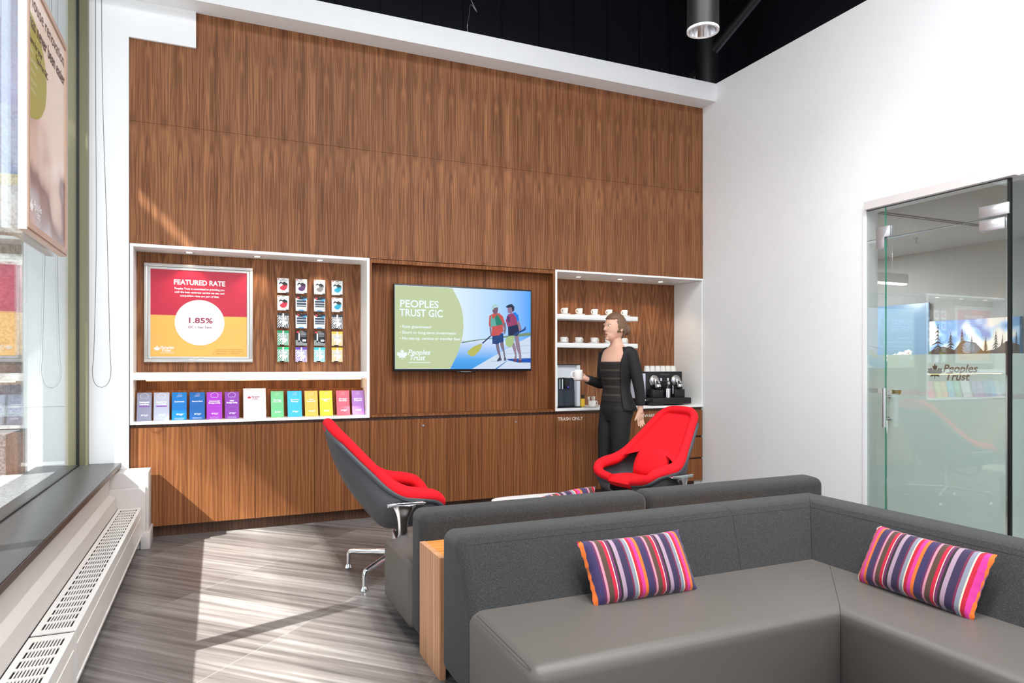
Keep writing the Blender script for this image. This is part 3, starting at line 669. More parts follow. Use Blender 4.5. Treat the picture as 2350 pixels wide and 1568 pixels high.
# ------------------------------------------------------------------ gift cards on pegs, 4 columns x 5 rows
CX = [.584, .733, .885, 1.035]; CZ = [1.994, 1.846, 1.698, 1.550, 1.410]
def card(i, j, kind, col, look):
    x, z = CX[i], CZ[j]; wd, ht = .094, .126; y = 6.118
    rown = ['top', 'second', 'third', 'fourth', 'bottom'][j]; coln = ['left', 'second', 'third', 'right'][i]
    t = thing('gift_card', '%s, %s row, %s column' % (look, rown, coln), 'gift card', (x, y+.03, z), 0, 'gift cards on pegs')
    g = G()
    def rc(a, b, c, d, dy, m_): g.m(m_); g.add([(x+a*wd, z+b*ht, 0), (x+c*wd, z+b*ht, 0), (x+c*wd, z+d*ht, 0), (x+a*wd, z+d*ht, 0)], [(0, 1, 2, 3)], FY(0, y-.0006-dy, 0))
    def pl(pts, dy, m_): g.m(m_); g.add([(x+a*wd, z+b*ht, 0) for a, b in pts], [list(range(len(pts)))], FY(0, y-.0006-dy, 0))
    W_ = pm((232, 234, 234), .3, name='card white'); K_ = pm((28, 30, 34), .3, name='card black'); C_ = pm(col, .3, name='card colour'); R_ = pm((220, 60, 56), .3, name='card red tag'); B_ = pm((70, 150, 200), .3, name='card blue'); N_ = pm((52, 66, 86), .3, name='card navy')
    base = {'splash': W_, 'form': W_, 'dark': K_, 'bow': W_}[kind]
    g.m(base); g.box(x-wd/2, x+wd/2, y, y+.006, z-ht/2, z+ht/2, bev=.001, seg=1)
    if kind == 'splash':
        pl([(-.36, .14), (-.22, .26), (-.05, .2), (.1, .27), (.3, .18), (.38, .0), (.3, -.2), (.1, -.32), (-.12, -.3), (-.3, -.18), (-.2, -.06), (-.3, .02)], 0, C_)
        pl([(-.36, .14), (-.22, .26), (-.05, .2), (.1, .27), (.36, .16), (.38, .02), (.22, .06), (.12, -.04), (-.05, -.02), (-.12, .12), (-.3, .08)], .0006, K_)
        g.m(W_); g.add([(x-.016+.012*math.cos(a*PI/8), z+.006+.012*math.sin(a*PI/8), 0) for a in range(16)], [list(range(16))], FY(0, y-.0018, 0))
        pl([(-.02, .1), (.12, .02), (.06, -.14), (-.08, -.08)], .0012, C_)
        rc(-.46, .40, -.32, .46, 0, R_); rc(-.14, .42, .16, .45, 0, K_); rc(-.3, .34, .34, .36, 0, pm((150, 152, 156), .4, name='card grey')); rc(-.22, .29, .34, .31, 0, pm((150, 152, 156), .4, name='card grey')); rc(.25, -.5, .5, -.44, 0, K_)
    if kind == 'form':
        pl([(-.5, .5), (.5, .5), (.5, .36), (.1, .28), (-.2, .28), (-.5, .40)], 0, K_); rc(-.38, .36, -.18, .45, .0006, R_); pl([(.0, .28), (.5, .40), (.5, .3), (.25, .22)], .0006, B_)
        for b in (.12, -.06): rc(-.4, b-.02, .44, b+.12, 0, N_)
        rc(-.4, -.2, .44, -.13, 0, N_); pl([(-.3, -.5), (.3, -.5), (.15, -.42), (-.15, -.42)], 0, B_)
    if kind == 'dark':
        rc(-.26, -.28, -.14, .34, 0, W_); rc(-.42, .36, -.2, .46, 0, R_)
        for b in (.36, .26, .16): rc(-.06, b-.03, .42, b+.01, 0, pm((150, 154, 160), .4, name='card grey'))
        rc(.1, -.22, .42, -.08, 0, W_); pl([(-.5, -.5), (.5, -.5), (.5, -.32), (.1, -.28), (-.1, -.16), (-.5, -.12)], .0, pm((140, 146, 148), .4, name='card silver'))
    if kind == 'bow':
        for k in range(-4, 7):
            c0 = -.5+k*.17
            pts = [(max(-.5, min(.5, c0)), -.5+max(0, (-.5-c0))), (max(-.5, min(.5, c0+.085)), -.5+max(0, -.5-c0-.085)), (min(.5, c0+.085+.8) if c0+.885 > -.5 else -.5, .3), (min(.5, c0+.8) if c0+.8 > -.5 else -.5, .3)]
            if pts[0][1] < .3 and pts[2][0] > -.5: pl(pts, 0, C_)
        rc(-.5, .32, .5, .5, 0, C_); rc(-.06, -.5, .08, .48, .0006, W_)
        G_ = pm((196, 200, 206), .3, name='card ribbon')
        pl([(-.38, .12), (-.3, .24), (-.06, .14), (.02, .06), (.2, .2), (.36, .2), (.3, .06), (.1, .0), (.0, .02), (-.2, .04)], .0012, G_); pl([(-.4, -.18), (-.2, -.02), (.0, .0), (-.06, -.12)], .0012, W_); pl([(.1, .0), (.4, -.1), (.3, -.22), (.08, -.1)], .0012, W_)
        g.m(W_); g.add([(x+.010+.017*math.cos(a*PI/8), z-.022+.017*math.sin(a*PI/8), 0) for a in range(16)], [list(range(16))], FY(0, y-.0024, 0))
        rc(-.3, -.5, .1, -.44, .0006, K_)
    g.obj('card', t)
    g = G().m(STEEL); g.cyl((x, 6.149, z+ht/2-.006), (x, y-.012, z+ht/2-.002), .0016, n=8); g.sphere((x, y-.012, z+ht/2-.002), .0035); g.obj('peg', t)
RD, PU, BK, TE, GN, VI, AQ, YE = (206, 40, 66), (88, 48, 104), (120, 120, 124), (24, 158, 190), (34, 150, 96), (104, 70, 170), (60, 190, 200), (232, 190, 70)
card(0, 0, 'splash', RD, 'white prepaid card pack with a red splash'); card(1, 0, 'splash', PU, 'white prepaid card pack with a purple splash')
card(2, 0, 'splash', BK, 'white prepaid card pack with a grey and black splash'); card(3, 0, 'splash', TE, 'white prepaid card pack with a turquoise splash')
card(0, 1, 'splash', RD, 'white prepaid card pack with a red splash'); card(1, 1, 'form', RD, 'white card pack with dark text bars and black header')
card(2, 1, 'form', RD, 'white card pack with dark text bars and black header'); card(3, 1, 'splash', TE, 'white prepaid card pack with a turquoise splash')
card(0, 2, 'bow', (40, 42, 46), 'black and white striped gift card with a bow'); card(1, 2, 'form', RD, 'white card pack with dark text bars and black header')
card(2, 2, 'form', RD, 'white card pack with dark text bars and black header'); card(3, 2, 'bow', (40, 42, 46), 'black and white striped gift card with a bow')
card(0, 3, 'bow', GN, 'green striped gift card with a bow'); card(1, 3, 'dark', RD, 'black card pack with a white bar'); card(2, 3, 'dark', RD, 'black card pack with a white bar'); card(3, 3, 'bow', YE, 'yellow striped gift card with a bow')
card(0, 4, 'bow', GN, 'green striped gift card with a bow'); card(1, 4, 'bow', VI, 'violet striped gift card with a bow'); card(2, 4, 'bow', AQ, 'aqua striped gift card with a bow'); card(3, 4, 'bow', YE, 'yellow striped gift card with a bow')

# ------------------------------------------------------------------ leaflets leaning on the low shelf
LV = [(-.497, -.397, (150, 152, 176), 'grey', 'Residential', 'Lending'), (-.382, -.274, (186, 190, 208), 'pale grey', 'Construction', 'Lending'),
      (-.256, -.152, (0, 120, 200), 'bright blue', 'Card Services', ''), (-.131, -.022, (0, 98, 178), 'deep blue', 'Secured Card', ''),
      (-.009, .105, (172, 48, 200), 'magenta', 'Commercial', 'Mortgage Lending'), (.124, .230, (138, 48, 176), 'dark purple', 'CMHC', 'Mortgage Lending'),
      (.263, .435, (232, 232, 240), 'wide white', '', ''), (.475, .574, (110, 204, 138), 'green', 'Savings', 'Accounts'),
      (.605, .719, (44, 190, 236), 'sky blue', 'Tax-free', 'Savings'), (.743, .849, (246, 194, 80), 'orange', 'Term', 'Deposits'),
      (.864, .971, (222, 216, 44), 'yellow', 'Registered', 'Plan'), (1.004, 1.114, (244, 100, 120), 'pink', 'Mortgage', 'Services'),
      (1.136, 1.24, (176, 120, 200), 'lilac', 'Business Trust', 'Deposits')]
for i, (a, b, col, nm, l1, l2) in enumerate(LV):
    h = .245 if i == 6 else .222-.0005*i; cx_ = (a+b)/2; yb = 5.945
    prev = 'first from the left' if i == 0 else 'right of the %s one' % LV[i-1][3]
    lab = ('wide white folder with a red leaf logo among the leaflets' if i == 6 else '%s leaflet standing on the low shelf, %s' % (nm, prev))
    t = thing('leaflet' if i != 6 else 'folder', lab, 'leaflet' if i != 6 else 'folder', (cx_, yb, .8905), 0, 'leaflets on the low shelf')
    T = Matrix.Translation((cx_, yb, .8905)) @ Matrix.Rotation(math.radians(-13), 4, 'X')
    wd = b-a
    g = G().m(pm(col, .25, name='glossy leaflet', coat=.3)); g.box(-wd/2, wd/2, 0, .006, .001, h, M=T)
    TT = T @ Matrix.Rotation(PI/2, 4, 'X') @ Matrix.Translation((0, 0, .0006))
    WP = pm((246, 246, 250), .4, name='white print')
    if i == 6:
        logo(g, TT @ Matrix.Translation((-.055, h*.62, 0)), .032, pm((190, 20, 50), .4, name='red print'), pm((150, 40, 70), .4, name='dark red print'))
    else:
        g.m(WP)
        if l1: g.text(l1, .0145, TT @ Matrix.Translation((0, h*.64, 0)), 'CENTER', bold=.0006, width=min(wd*.68, .0085*len(l1)))
        if l2: g.text(l2, .0145, TT @ Matrix.Translation((0, h*.57, 0)), 'CENTER', bold=.0006, width=min(wd*.75, .0085*len(l2)))
        if i < 2: g.m(pm((150, 80, 190), .4, name='purple print')); g.add([(-wd*.36, h*.49, 0), (wd*.36, h*.49, 0), (wd*.36, h*.53, 0), (-wd*.36, h*.53, 0)], [(0, 1, 2, 3)], TT); g.m(WP)
        hs = [(-.022, .80), (-.028, .91), (0, .99), (.028, .91), (.022, .80)]
        if i in (0, 1, 4, 5):
            for q in range(5):
                p_, r_ = hs[q], hs[(q+1) % 5]; g.tube([(p_[0], p_[1]*h, 0), (r_[0], r_[1]*h, 0)], .0009, 4, TT)
        else:
            for q in range(3): g.tube([(-.02+.004*q, h*(.83+.05*q), 0), (.02, h*(.85+.045*q), 0)], .0007, 4, TT)
        logo(g, TT @ Matrix.Translation((-.022, h*.16, 0)), .018, WP, tagline=False)
        if 2 <= i <= 5:
            for q in ((-.034, .03, .034, .036), (-.034, .07, .034, .076)): g.add([(q[0], h*q[1], 0), (q[2], h*q[1], 0), (q[2], h*q[3], 0), (q[0], h*q[3], 0)], [(0, 1, 2, 3)], TT)
    g.obj('sheet', t)

# ------------------------------------------------------------------ wall screen
t = thing('wall_screen', 'flat black-edged wall screen reading PEOPLES TRUST GIC beside two paddlers', 'screen', (2.147, 5.93, 1.27))
SX0, SX1, SZ0, SZ1, SY = 1.485, 2.808, 1.278, 2.022, 5.893
g = G().m(BLACK); g.box(SX0-.002, SX1+.002, SY, SY+.045, SZ0-.014, SZ1+.010, bev=.002); g.obj('housing', t)
g = G().m(BLACK); g.box(2.06, 2.24, SY+.002, SY+.03, SZ0-.028, SZ0-.010, bev=.002); g.m(STEEL); g.box(2.10, 2.2, SY, SY+.004, SZ0-.021, SZ0-.018); g.m(BLACK); g.sphere((2.16, SY+.012, SZ0-.032), .010)
g.obj('sensor_bar', t)
G().m(DKGREY).box(1.95, 2.35, SY+.045, 6.0, 1.45, 1.85).obj('wall_bracket', t)
def scr_bg():
    m, N, L, P = newmat('screen sky image'); P.inputs['Base Color'].default_value = (0, 0, 0, 1); P.inputs['Roughness'].default_value = .2
    geo = N.new('ShaderNodeNewGeometry'); sx = N.new('ShaderNodeSeparateXYZ'); L.new(geo.outputs['Position'], sx.inputs[0])
    u = N.new('ShaderNodeMapRange'); u.inputs[1].default_value = SX0; u.inputs[2].default_value = SX1; L.new(sx.outputs[0], u.inputs[0])
    v = N.new('ShaderNodeMapRange'); v.inputs[1].default_value = SZ0; v.inputs[2].default_value = SZ1; L.new(sx.outputs[2], v.inputs[0])
    cu = N.new('ShaderNodeValToRGB'); L.new(u.outputs[0], cu.inputs[0]); e = cu.color_ramp.elements
    e[0].position = .4; e[0].color = lin((222, 238, 255))+(1,); e[1].position = 1; e[1].color = lin((70, 160, 250))+(1,); q = e.new(.75); q.color = lin((170, 210, 255))+(1,)
    cv = N.new('ShaderNodeValToRGB'); L.new(v.outputs[0], cv.inputs[0]); e = cv.color_ramp.elements
    e[0].position = .0; e[0].color = lin((30, 140, 225))+(1,); e[1].position = .36; e[1].color = lin((208, 222, 252))+(1,); q = e.new(.12); q.color = lin((60, 160, 235))+(1,)
    gt = N.new('ShaderNodeMath'); gt.operation = 'GREATER_THAN'; gt.inputs[1].default_value = .36; L.new(v.outputs[0], gt.inputs[0])
    mx = N.new('ShaderNodeMixRGB'); L.new(gt.outputs[0], mx.inputs[0]); L.new(cv.outputs[0], mx.inputs[1]); L.new(cu.outputs[0], mx.inputs[2])
    L.new(mx.outputs[0], P.inputs['Emission Color']); P.inputs['Emission Strength'].default_value = 1.0; return m
g = G().m(scr_bg()); g.add([(SX0+.006, SZ0+.006, 0), (SX1-.006, SZ0+.006, 0), (SX1-.006, SZ1-.004, 0), (SX0+.006, SZ1-.004, 0)], [(0, 1, 2, 3)], FY(0, SY-.0008, 0))
LV_ = [0]
def sp(col, pts, k=1):
    g.m(em(col, .92, 'screen colour')); LV_[0] += 1
    g.add([(SX0+u*1.323, SZ0+v*.744, 0) for u, v in pts], [list(range(len(pts)))], FY(0, SY-.0012-.00012*LV_[0], 0))
arc = [(.403, .99), (.449, .845), (.470, .75), (.481, .64), (.484, .525), (.479, .43), (.468, .345), (.450, .24), (.434, .165), (.388, .01)]
sp((120, 150, 120), [(.47, .339), (.588, .371), (.698, .394), (.799, .421), (.994, .475), (.994, .43), (.799, .401), (.698, .385), (.588, .358), (.47, .323)])
sp((214, 228, 248), [(.547, .01), (.735, .192), (.819, .265), (.86, .312), (.994, .425), (.994, .01)])
for q in (.10, .2, .3): sp((150, 190, 235), [(.64+q*.55, .01+q*.9), (.994, .02+q*.95), (.994, .025+q*.95), (.64+q*.55, .015+q*.9)])
sp((34, 110, 200), [(.72, .01), (.80, .10), (.81, .105), (.735, .01)])
sp((20, 84, 180), [(.807, .133), (.994, .145), (.994, .087), (.897, .087), (.824, .114)])
sp((200, 214, 168), [(.005, .99)]+arc+[(.005, .01)])
SK, SK2 = (124, 110, 130), (150, 130, 150)
sp(SK, [(.675, .551), (.691, .512), (.693, .421), (.685, .414), (.679, .492)]); sp(SK, [(.723, .330), (.745, .330), (.753, .245), (.767, .126), (.751, .153), (.731, .244)]); sp(SK, [(.753, .36), (.781, .36), (.789, .259), (.798, .141), (.789, .14), (.779, .225), (.763, .277)])
sp((60, 66, 84), [(.767, .13), (.772, .12), (.735, .098), (.733, .112), (.752, .16)]); sp((90, 96, 110), [(.785, .15), (.80, .15), (.806, .118), (.787, .108)])
sp((24, 66, 128), [(.697, .42), (.781, .46), (.783, .345), (.751, .336), (.743, .316), (.698, .319)])
sp((206, 84, 84), [(.675, .668), (.703, .696), (.751, .705), (.779, .661), (.795, .575), (.779, .548), (.783, .483), (.751, .429), (.691, .414), (.695, .519), (.671, .55)])
sp((96, 178, 168), [(.691, .682), (.70, .63), (.72, .65), (.738, .69), (.771, .601), (.775, .562), (.687, .531), (.683, .597)]); sp((26, 132, 112), [(.715, .65), (.738, .69), (.771, .601), (.775, .562), (.73, .545)])
sp(SK, [(.775, .574), (.799, .588), (.803, .509), (.793, .437), (.783, .469), (.787, .509)])
sp((120, 90, 110), [(.698, .761), (.743, .78), (.738, .717), (.731, .695), (.707, .695), (.698, .728)]); sp((176, 214, 220), [(.691, .76), (.698, .8), (.719, .818), (.743, .798), (.745, .771), (.719, .778), (.698, .735)])
sp((40, 50, 80), [(.679, .42), (.693, .421), (.627, .32), (.618, .327)]); sp((192, 192, 96), [(.62, .318), (.6, .316), (.553, .28), (.512, .221), (.519, .182), (.541, .164), (.565, .17), (.6, .229), (.618, .288)])
sp(SK2, [(.848, .299), (.865, .346), (.879, .26), (.887, .114), (.86, .101), (.871, .18)]); sp(SK2, [(.866, .43), (.899, .43), (.908, .314), (.92, .181), (.922, .094), (.902, .091), (.902, .181), (.879, .28)])
sp((110, 64, 84), [(.86, .13), (.887, .13), (.888, .105), (.86, .096)]); sp((110, 64, 84), [(.902, .12), (.922, .12), (.923, .088), (.90, .085)])
sp((22, 130, 240), [(.856, .717), (.873, .725), (.897, .686), (.903, .619), (.885, .606), (.86, .684)]); sp((158, 62, 108), [(.816, .692), (.856, .71), (.881, .658), (.893, .566), (.816, .529), (.799, .615)]); sp((84, 54, 110), [(.806, .67), (.83, .66), (.832, .60), (.815, .59)])
sp((24, 38, 84), [(.816, .536), (.897, .572), (.906, .46), (.885, .42), (.86, .432), (.819, .424)]); sp(SK2, [(.887, .606), (.903, .619), (.922, .513), (.914, .46), (.903, .487)])
sp((150, 120, 150), [(.813, .777), (.85, .783), (.854, .731), (.844, .70), (.816, .712)]); sp((30, 44, 76), [(.799, .79), (.824, .818), (.848, .823), (.866, .791), (.865, .744), (.852, .727), (.844, .783), (.807, .775)])
sp((34, 76, 140), [(.86, .445), (.939, .515), (.955, .555), (.955, .501), (.865, .425)]); sp((172, 200, 140), [(.852, .425), (.868, .42), (.862, .339), (.844, .286), (.824, .276), (.799, .311), (.797, .377), (.816, .412)])
g.m(em((240, 250, 255), 1, 'screen white')); ty = SY-.0065
g.text('PEOPLES', .090, FY(SX0+.046, ty, SZ0+.74*.744), bold=.0018, width=.352); g.text('TRUST GIC', .090, FY(SX0+.046, ty, SZ0+.634*.744), bold=.0018, width=.396)
for i, s_ in enumerate(('\u2022 Rate guaranteed', '\u2022 Short or long-term investments', '\u2022 No set-up, service or transfer fees')): g.text(s_, .036, FY(SX0+.045, ty, SZ0+(.495-.069*i)*.744), bold=.0006, width=(.285, .52, .56)[i])
logo(g, FY(SX0+.022, ty, SZ0+.105*.744), .105, em((240, 250, 255), 1, 'screen white'))
g.obj('display', t)

# ------------------------------------------------------------------ glass office front
# pane planes: X = XR, from Y 2.812 (corner) to 3.885 (jamb); door leaf 2.83-3.715, z up to 2.30
GX = XR
t = thing('glass_sidelight', 'narrow fixed glass pane with frosted bands left of the office door', 'glass panel', (GX, 3.80, 0))
G().m(OGLASS).box(GX-.005, GX+.005, 3.722, 3.884, .01, 2.29).obj('pane', t)
g = G().m(EDGE); g.box(GX-.0045, GX+.0045, 3.7195, 3.7215, .01, 2.29); g.obj('glass_edge', t)
g = G().m(FILM); 
for a, b in ((1.133, 1.400), (.03, 1.098)): g.box(GX+.008, GX+.009, 3.724, 3.882, a, b)
g.obj('frosted_film', t)
t = thing('glass_transom', 'clear glass transom above the office door', 'glass panel', (GX, 3.3, 2.31))
G().m(OGLASS).box(GX-.005, GX+.005, 2.83, 3.884, 2.312, 2.555).obj('pane', t)
g = G().m(pm((30, 40, 38), .3, name='dark glass edge')); g.box(GX-.005, GX+.005, 2.83, 3.884, 2.3105, 2.3120); g.box(GX-.006, GX+.006, 2.83, 3.884, 2.5505, 2.556); g.obj('glass_edge', t)
G().m(EDGE).box(GX-.0052, GX+.0052, 3.7185, 3.7215, 2.312, 2.55).obj('seam', t)
def patch(t, pts, nm='clamp'):
    for sx_ in (-1, 1):
        g = G().m(pm((214, 214, 220), .35, .7, name='satin clamp'))
        b0, b1 = (GX-.020, GX-.0055) if sx_ < 0 else (GX+.0055, GX+.020)
        g.prism(pts, b0, b1, 'x', bev=.001, seg=1); g.obj(nm, t)
patch(t, [(3.79, 2.40), (3.672, 2.40), (3.672, 2.318), (3.722, 2.318), (3.722, 2.235), (3.79, 2.235)])
patch(t, [(3.00, 2.395), (2.808, 2.395), (2.808, 2.318), (3.00, 2.318)])
t = thing('glass_door', 'frameless glass office door with frosted bands and a long pull handle', 'door', (GX, 3.27, 0))
G().m(OGLASS).box(GX-.005, GX+.005, 2.842, 3.716, .012, 2.304).obj('pane', t)
g = G().m(EDGE); g.box(GX-.0048, GX+.0048, 3.7160, 3.7180, .012, 2.304); g.obj('glass_edge', t)
g = G().m(FILM)
for a, b in ((1.128, 1.398), (.03, 1.092)): g.box(GX+.008, GX+.009, 2.845, 3.713, a, b)
g.obj('frosted_film', t)
g = G(); logo(g, FXm(GX+.0070, 3.385, 1.205), .125, pm((84, 74, 64), .5, name='clear cut-out leaf'), pm((122, 106, 92), .5, name='clear cut-out letters'), tagline=False); g.obj('logo', t)
g = G().m(STEEL); g.cyl((GX-.065, 3.683, .84), (GX-.065, 3.683, 1.142), .013, n=20)
for z in (.905, 1.075): g.cyl((GX-.065, 3.683, z), (GX-.004, 3.683, z), .008, n=16); g.cyl((GX-.014, 3.683, z), (GX-.005, 3.683, z), .014, n=16)
g.obj('handle', t)
G().m(pm((200, 180, 110), .3, .9, name='brass lock')).box(GX+.006, GX+.014, 3.60, 3.67, 1.098, 1.128).obj('lock_plate', t)
patch(t, [(3.00, 2.300), (2.835, 2.300), (2.835, 2.225), (3.00, 2.225)])
t = thing('glass_return_pane', 'fixed glass pane running right from the dark corner post of the office', 'glass panel', (5.9, 2.812, 0))
G().m(OGLASS).box(GX+.02, 7.29, 2.808, 2.818, .01, 2.555).obj('pane', t)
G().m(FILM).box(GX+.03, 7.29, 2.822, 2.823, .03, 1.092).obj('frosted_film', t)
g = G().m(FILM); g.box(GX+.03, 7.29, 2.822, 2.823, 1.128, 1.398); g.obj('frosted_film', t)
g = G().m(pm((16, 20, 20), .3, name='black corner seal')); g.box(GX-.004, GX+.016, 2.806, 2.826, 0, 2.555); g.obj('corner_post', t)
# office interior
OC = pm((176, 178, 176), .8, name='office grey paint'); OW = pm((150, 152, 150), .7, name='office wall grey')
struct(G().m(OC).box(XR+.14, 7.39, 2.83, 6.45, 2.58, 2.66).obj('ceiling_office'))
struct(G().m(OC).box(XR+.15, 7.39, YB, 2.74, 2.7, 2.78).obj('ceiling_corridor'))
g = G().m(OW); g.box(7.30, 7.40, YB, 6.45, 0, 2.7); g.box(XR+.14, 7.3, 6.35, 6.45, 0, 2.6)
struct(g.obj('wall_office'))
g = G().m(BLACK); g.box(4.98, 6.5, 3.93, 3.945, 2.574, 2.579); g.box(4.98, 6.5, 3.975, 3.985, 2.574, 2.579); g.m(OC); g.box(4.96, 6.52, 3.92, 3.995, 2.577, 2.58)
tag(rebase(g.obj('linear_air_slot'), (5.7, 3.96, 2.574)), 'long double air slot in the grey office ceiling', 'vent')
t = thing('linear_pendant', 'white linear pendant lamp glowing underneath inside the glass office', 'lamp', (5.7, 4.85, 2.15))
G().m(WLAC).box(5.0, 6.6, 4.82, 4.88, 2.16, 2.255, bev=.002).obj('housing', t)
G().m(em((255, 244, 226), 7, 'lamp diffuser')).box(5.02, 6.58, 4.825, 4.875, 2.145, 2.16).obj('diffuser', t)
for x in (5.2, 6.4): G().m(STEEL).cyl((x, 4.85, 2.25), (x, 4.85, 2.58), .0015, n=6).obj('suspension_wire', t)
l = bpy.data.lights.new('linear_pendant_light', 'AREA'); l.shape = 'RECTANGLE'; l.size = 1.5; l.size_y = .05; l.energy = 30; l.color = (1, .96, .9)
o = bpy.data.objects.new('linear_pendant_light', l); COL.objects.link(o); o.location = (5.8, 4.85, 2.14)
l = bpy.data.lights.new('office_fill_light', 'AREA'); l.shape = 'SQUARE'; l.size = .5; l.energy = 55; l.color = (.97, .98, 1)  # lamp without a fitting, added to brighten the office
o = bpy.data.objects.new('office_fill_light', l); COL.objects.link(o); o.location = (6.2, 5.7, 2.56)
g = G().m(STEEL); g.lathe([(.0001, 2.56), (.02, 2.56), (.02, 2.58)], 16, Matrix.Translation((6.4, 4.6, 0)), cap=False); g.lathe([(.006, 2.52), (.006, 2.56)], 8, Matrix.Translation((6.4, 4.6, 0))); g.lathe([(.022, 2.518), (.022, 2.522)], 16, Matrix.Translation((6.4, 4.6, 0)))
tag(rebase(g.obj('ceiling_sprinkler'), (6.4, 4.6, 2.58)), 'small chrome sprinkler head on the office ceiling', 'sprinkler')
g = G().m(pm((112, 140, 166), .3, name='blue glass board')); g.box(7.255, 7.28, 5.06, 5.80, 1.33, 2.01, bev=.002); t = thing('wall_board', 'glossy blue wall board inside the office, left of the painting', 'board', (7.29, 5.43, 1.33))
g.obj('panel', t); G().m(DKGREY).box(7.28, 7.30, 5.1, 5.76, 1.37, 1.97).obj('backing', t)
# painting
t = thing('landscape_painting', 'wide canvas painting of dark pines against a cloudy blue sky in the office', 'painting', (7.29, 4.59, 1.25))
def sky_mat():
    m, N, L, P = newmat('painted clouds'); geo = N.new('ShaderNodeNewGeometry'); nz = N.new('ShaderNodeTexNoise'); nz.inputs['Scale'].default_value = 4.5; nz.inputs['Detail'].default_value = 1
    L.new(geo.outputs['Position'], nz.inputs['Vector']); cr = N.new('ShaderNodeValToRGB'); L.new(nz.outputs[0], cr.inputs[0]); e = cr.color_ramp.elements
    e[0].position = .44; e[0].color = lin((112, 150, 196))+(1,); e[1].position = .56; e[1].color = lin((232, 222, 212))+(1,); q = e.new(.5); q.color = lin((170, 196, 224))+(1,)
    L.new(cr.outputs[0], P.inputs['Base Color']); P.inputs['Roughness'].default_value = .7; return m
g = G().m(sky_mat()); g.box(7.25, 7.298, 4.13, 5.05, 1.22, 1.797, bev=.002); g.m(pm((70, 54, 44), .8, name='umber paint'))
T = FXm(7.2485, 5.05, 1.22)
g.add([(0, 0, 0), (.92, 0, 0), (.92, .30, 0), (.8, .34, 0), (.7, .26, 0), (.58, .24, 0), (.5, .33, 0), (.36, .36, 0), (.28, .26, 0), (.16, .3, 0), (.06, .28, 0), (0, .24, 0)], [list(range(12))], T)
g.m(pm((48, 44, 40), .8, name='dark tree paint'))
rr = random.Random(3)
for (u, h, w_) in ((.10, .53, .10), (.24, .43, .08), (.36, .46, .05), (.46, .38, .06), (.60, .37, .05), (.70, .42, .06), (.76, .38, .05), (.83, .44, .05), (.89, .40, .04)):
    g.add([(u-.006, .1, -.0), (u+.006, .1, 0), (u+.002, h+.02, 0), (u-.002, h+.02, 0)], [(0, 1, 2, 3)], Matrix.Translation((-.0008, 0, 0)) @ T)
    n = 8
    for k in range(n):
        z = h-.02-k*(h-.2)/n; ww = w_*(.25+.75*k/n)*(.7+.6*rr.random()); dz = rr.uniform(-.01, .01)
        g.add([(u-ww, z-.03+dz, 0), (u, z-.005, 0), (u+ww*rr.uniform(.5, 1.1), z-.028-dz, 0), (u, z+.016, 0)], [(0, 1, 2, 3)], Matrix.Translation((-.0012, 0, 0)) @ T)
g.m(pm((92, 100, 34), .8, name='moss paint')); g.add([(.0, .0, 0), (.2, .0, 0), (.2, .2, 0), (.13, .24, 0), (.04, .2, 0), (0, .26, 0)], [list(range(6))], Matrix.Translation((-.0005, 0, 0)) @ T)
g.m(pm((110, 120, 140), .8, name='slate paint')); g.add([(.42+.07*math.cos(a*PI/8), .28+.06*math.sin(a*PI/8), 0) for a in range(16)], [list(range(16))], Matrix.Translation((-.0006, 0, 0)) @ T)
g.obj('canvas', t)
# desk and orchid
t = thing('office_desk', 'pale desk behind the frosted door film', 'desk', (6.1, 4.6, 0))
G().m(WLAC).box(5.5, 6.9, 4.1, 5.0, .71, .74, bev=.002).obj('desktop', t)
for x in (5.56, 6.84):
    for y in (4.15, 4.95): G().m(STEEL).box(x-.02, x+.02, y-.02, y+.02, 0, .71).obj('leg', t)
t = thing('orchid', 'white orchid blooming inside the office, seen over the frosted band', 'flower', (5.9, 4.42, .7405))
T = Matrix.Translation((5.9, 4.42, .7405))
g = G().m(WLAC); g.lathe([(.05, 0), (.07, .12), (.063, .12), (.046, .01)], 24, T, cap=True); g.obj('pot', t)
g = G().m(pm((64, 100, 52), .5, name='orchid leaf'))
for a in range(5):
    d = Vector((math.cos(a*1.3), math.sin(a*1.3), 0)); g.tube([Vector((5.9, 4.42, .85)), Vector((5.9, 4.42, .93))+d*.08, Vector((5.9, 4.42, .90))+d*.17], [.01, .03, .003], 8, flat=(1, .15))
for s_ in (-1, 1): g.tube(catmull([(5.9, 4.42, .85), (5.9, 4.42+.02*s_, 1.1), (5.9, 4.42+.06*s_, 1.36), (5.9, 4.42+.18*s_, 1.40)], 5), .0035, 6)
g.obj('stem', t)
PET = pm((246, 240, 240), .6, name='white petals')
fl = [(4.53+.022*math.cos(k*2.1), 1.375+.01*(k % 2)) for k in range(2)]+[(4.44-.024*k, 1.375+.012*((k*7) % 3)+.006*k) for k in range(8)]
for k, (y, z) in enumerate(fl):
    g = G().m(PET); c0 = Vector((5.88+.02*((k*5) % 3-1), y, z))
    for q in range(5):
        a = q*2*PI/5+k; d = Vector((-.15, math.cos(a), math.sin(a))); g.sphere(c0+d*.018, .017, sub=1, sc=(.35, 1, 1))
    g.m(pm((190, 70, 120), .6, name='orchid throat')); g.sphere(c0+Vector((-.012, 0, 0)), .006, sub=1)
    g.obj('bloom', t)

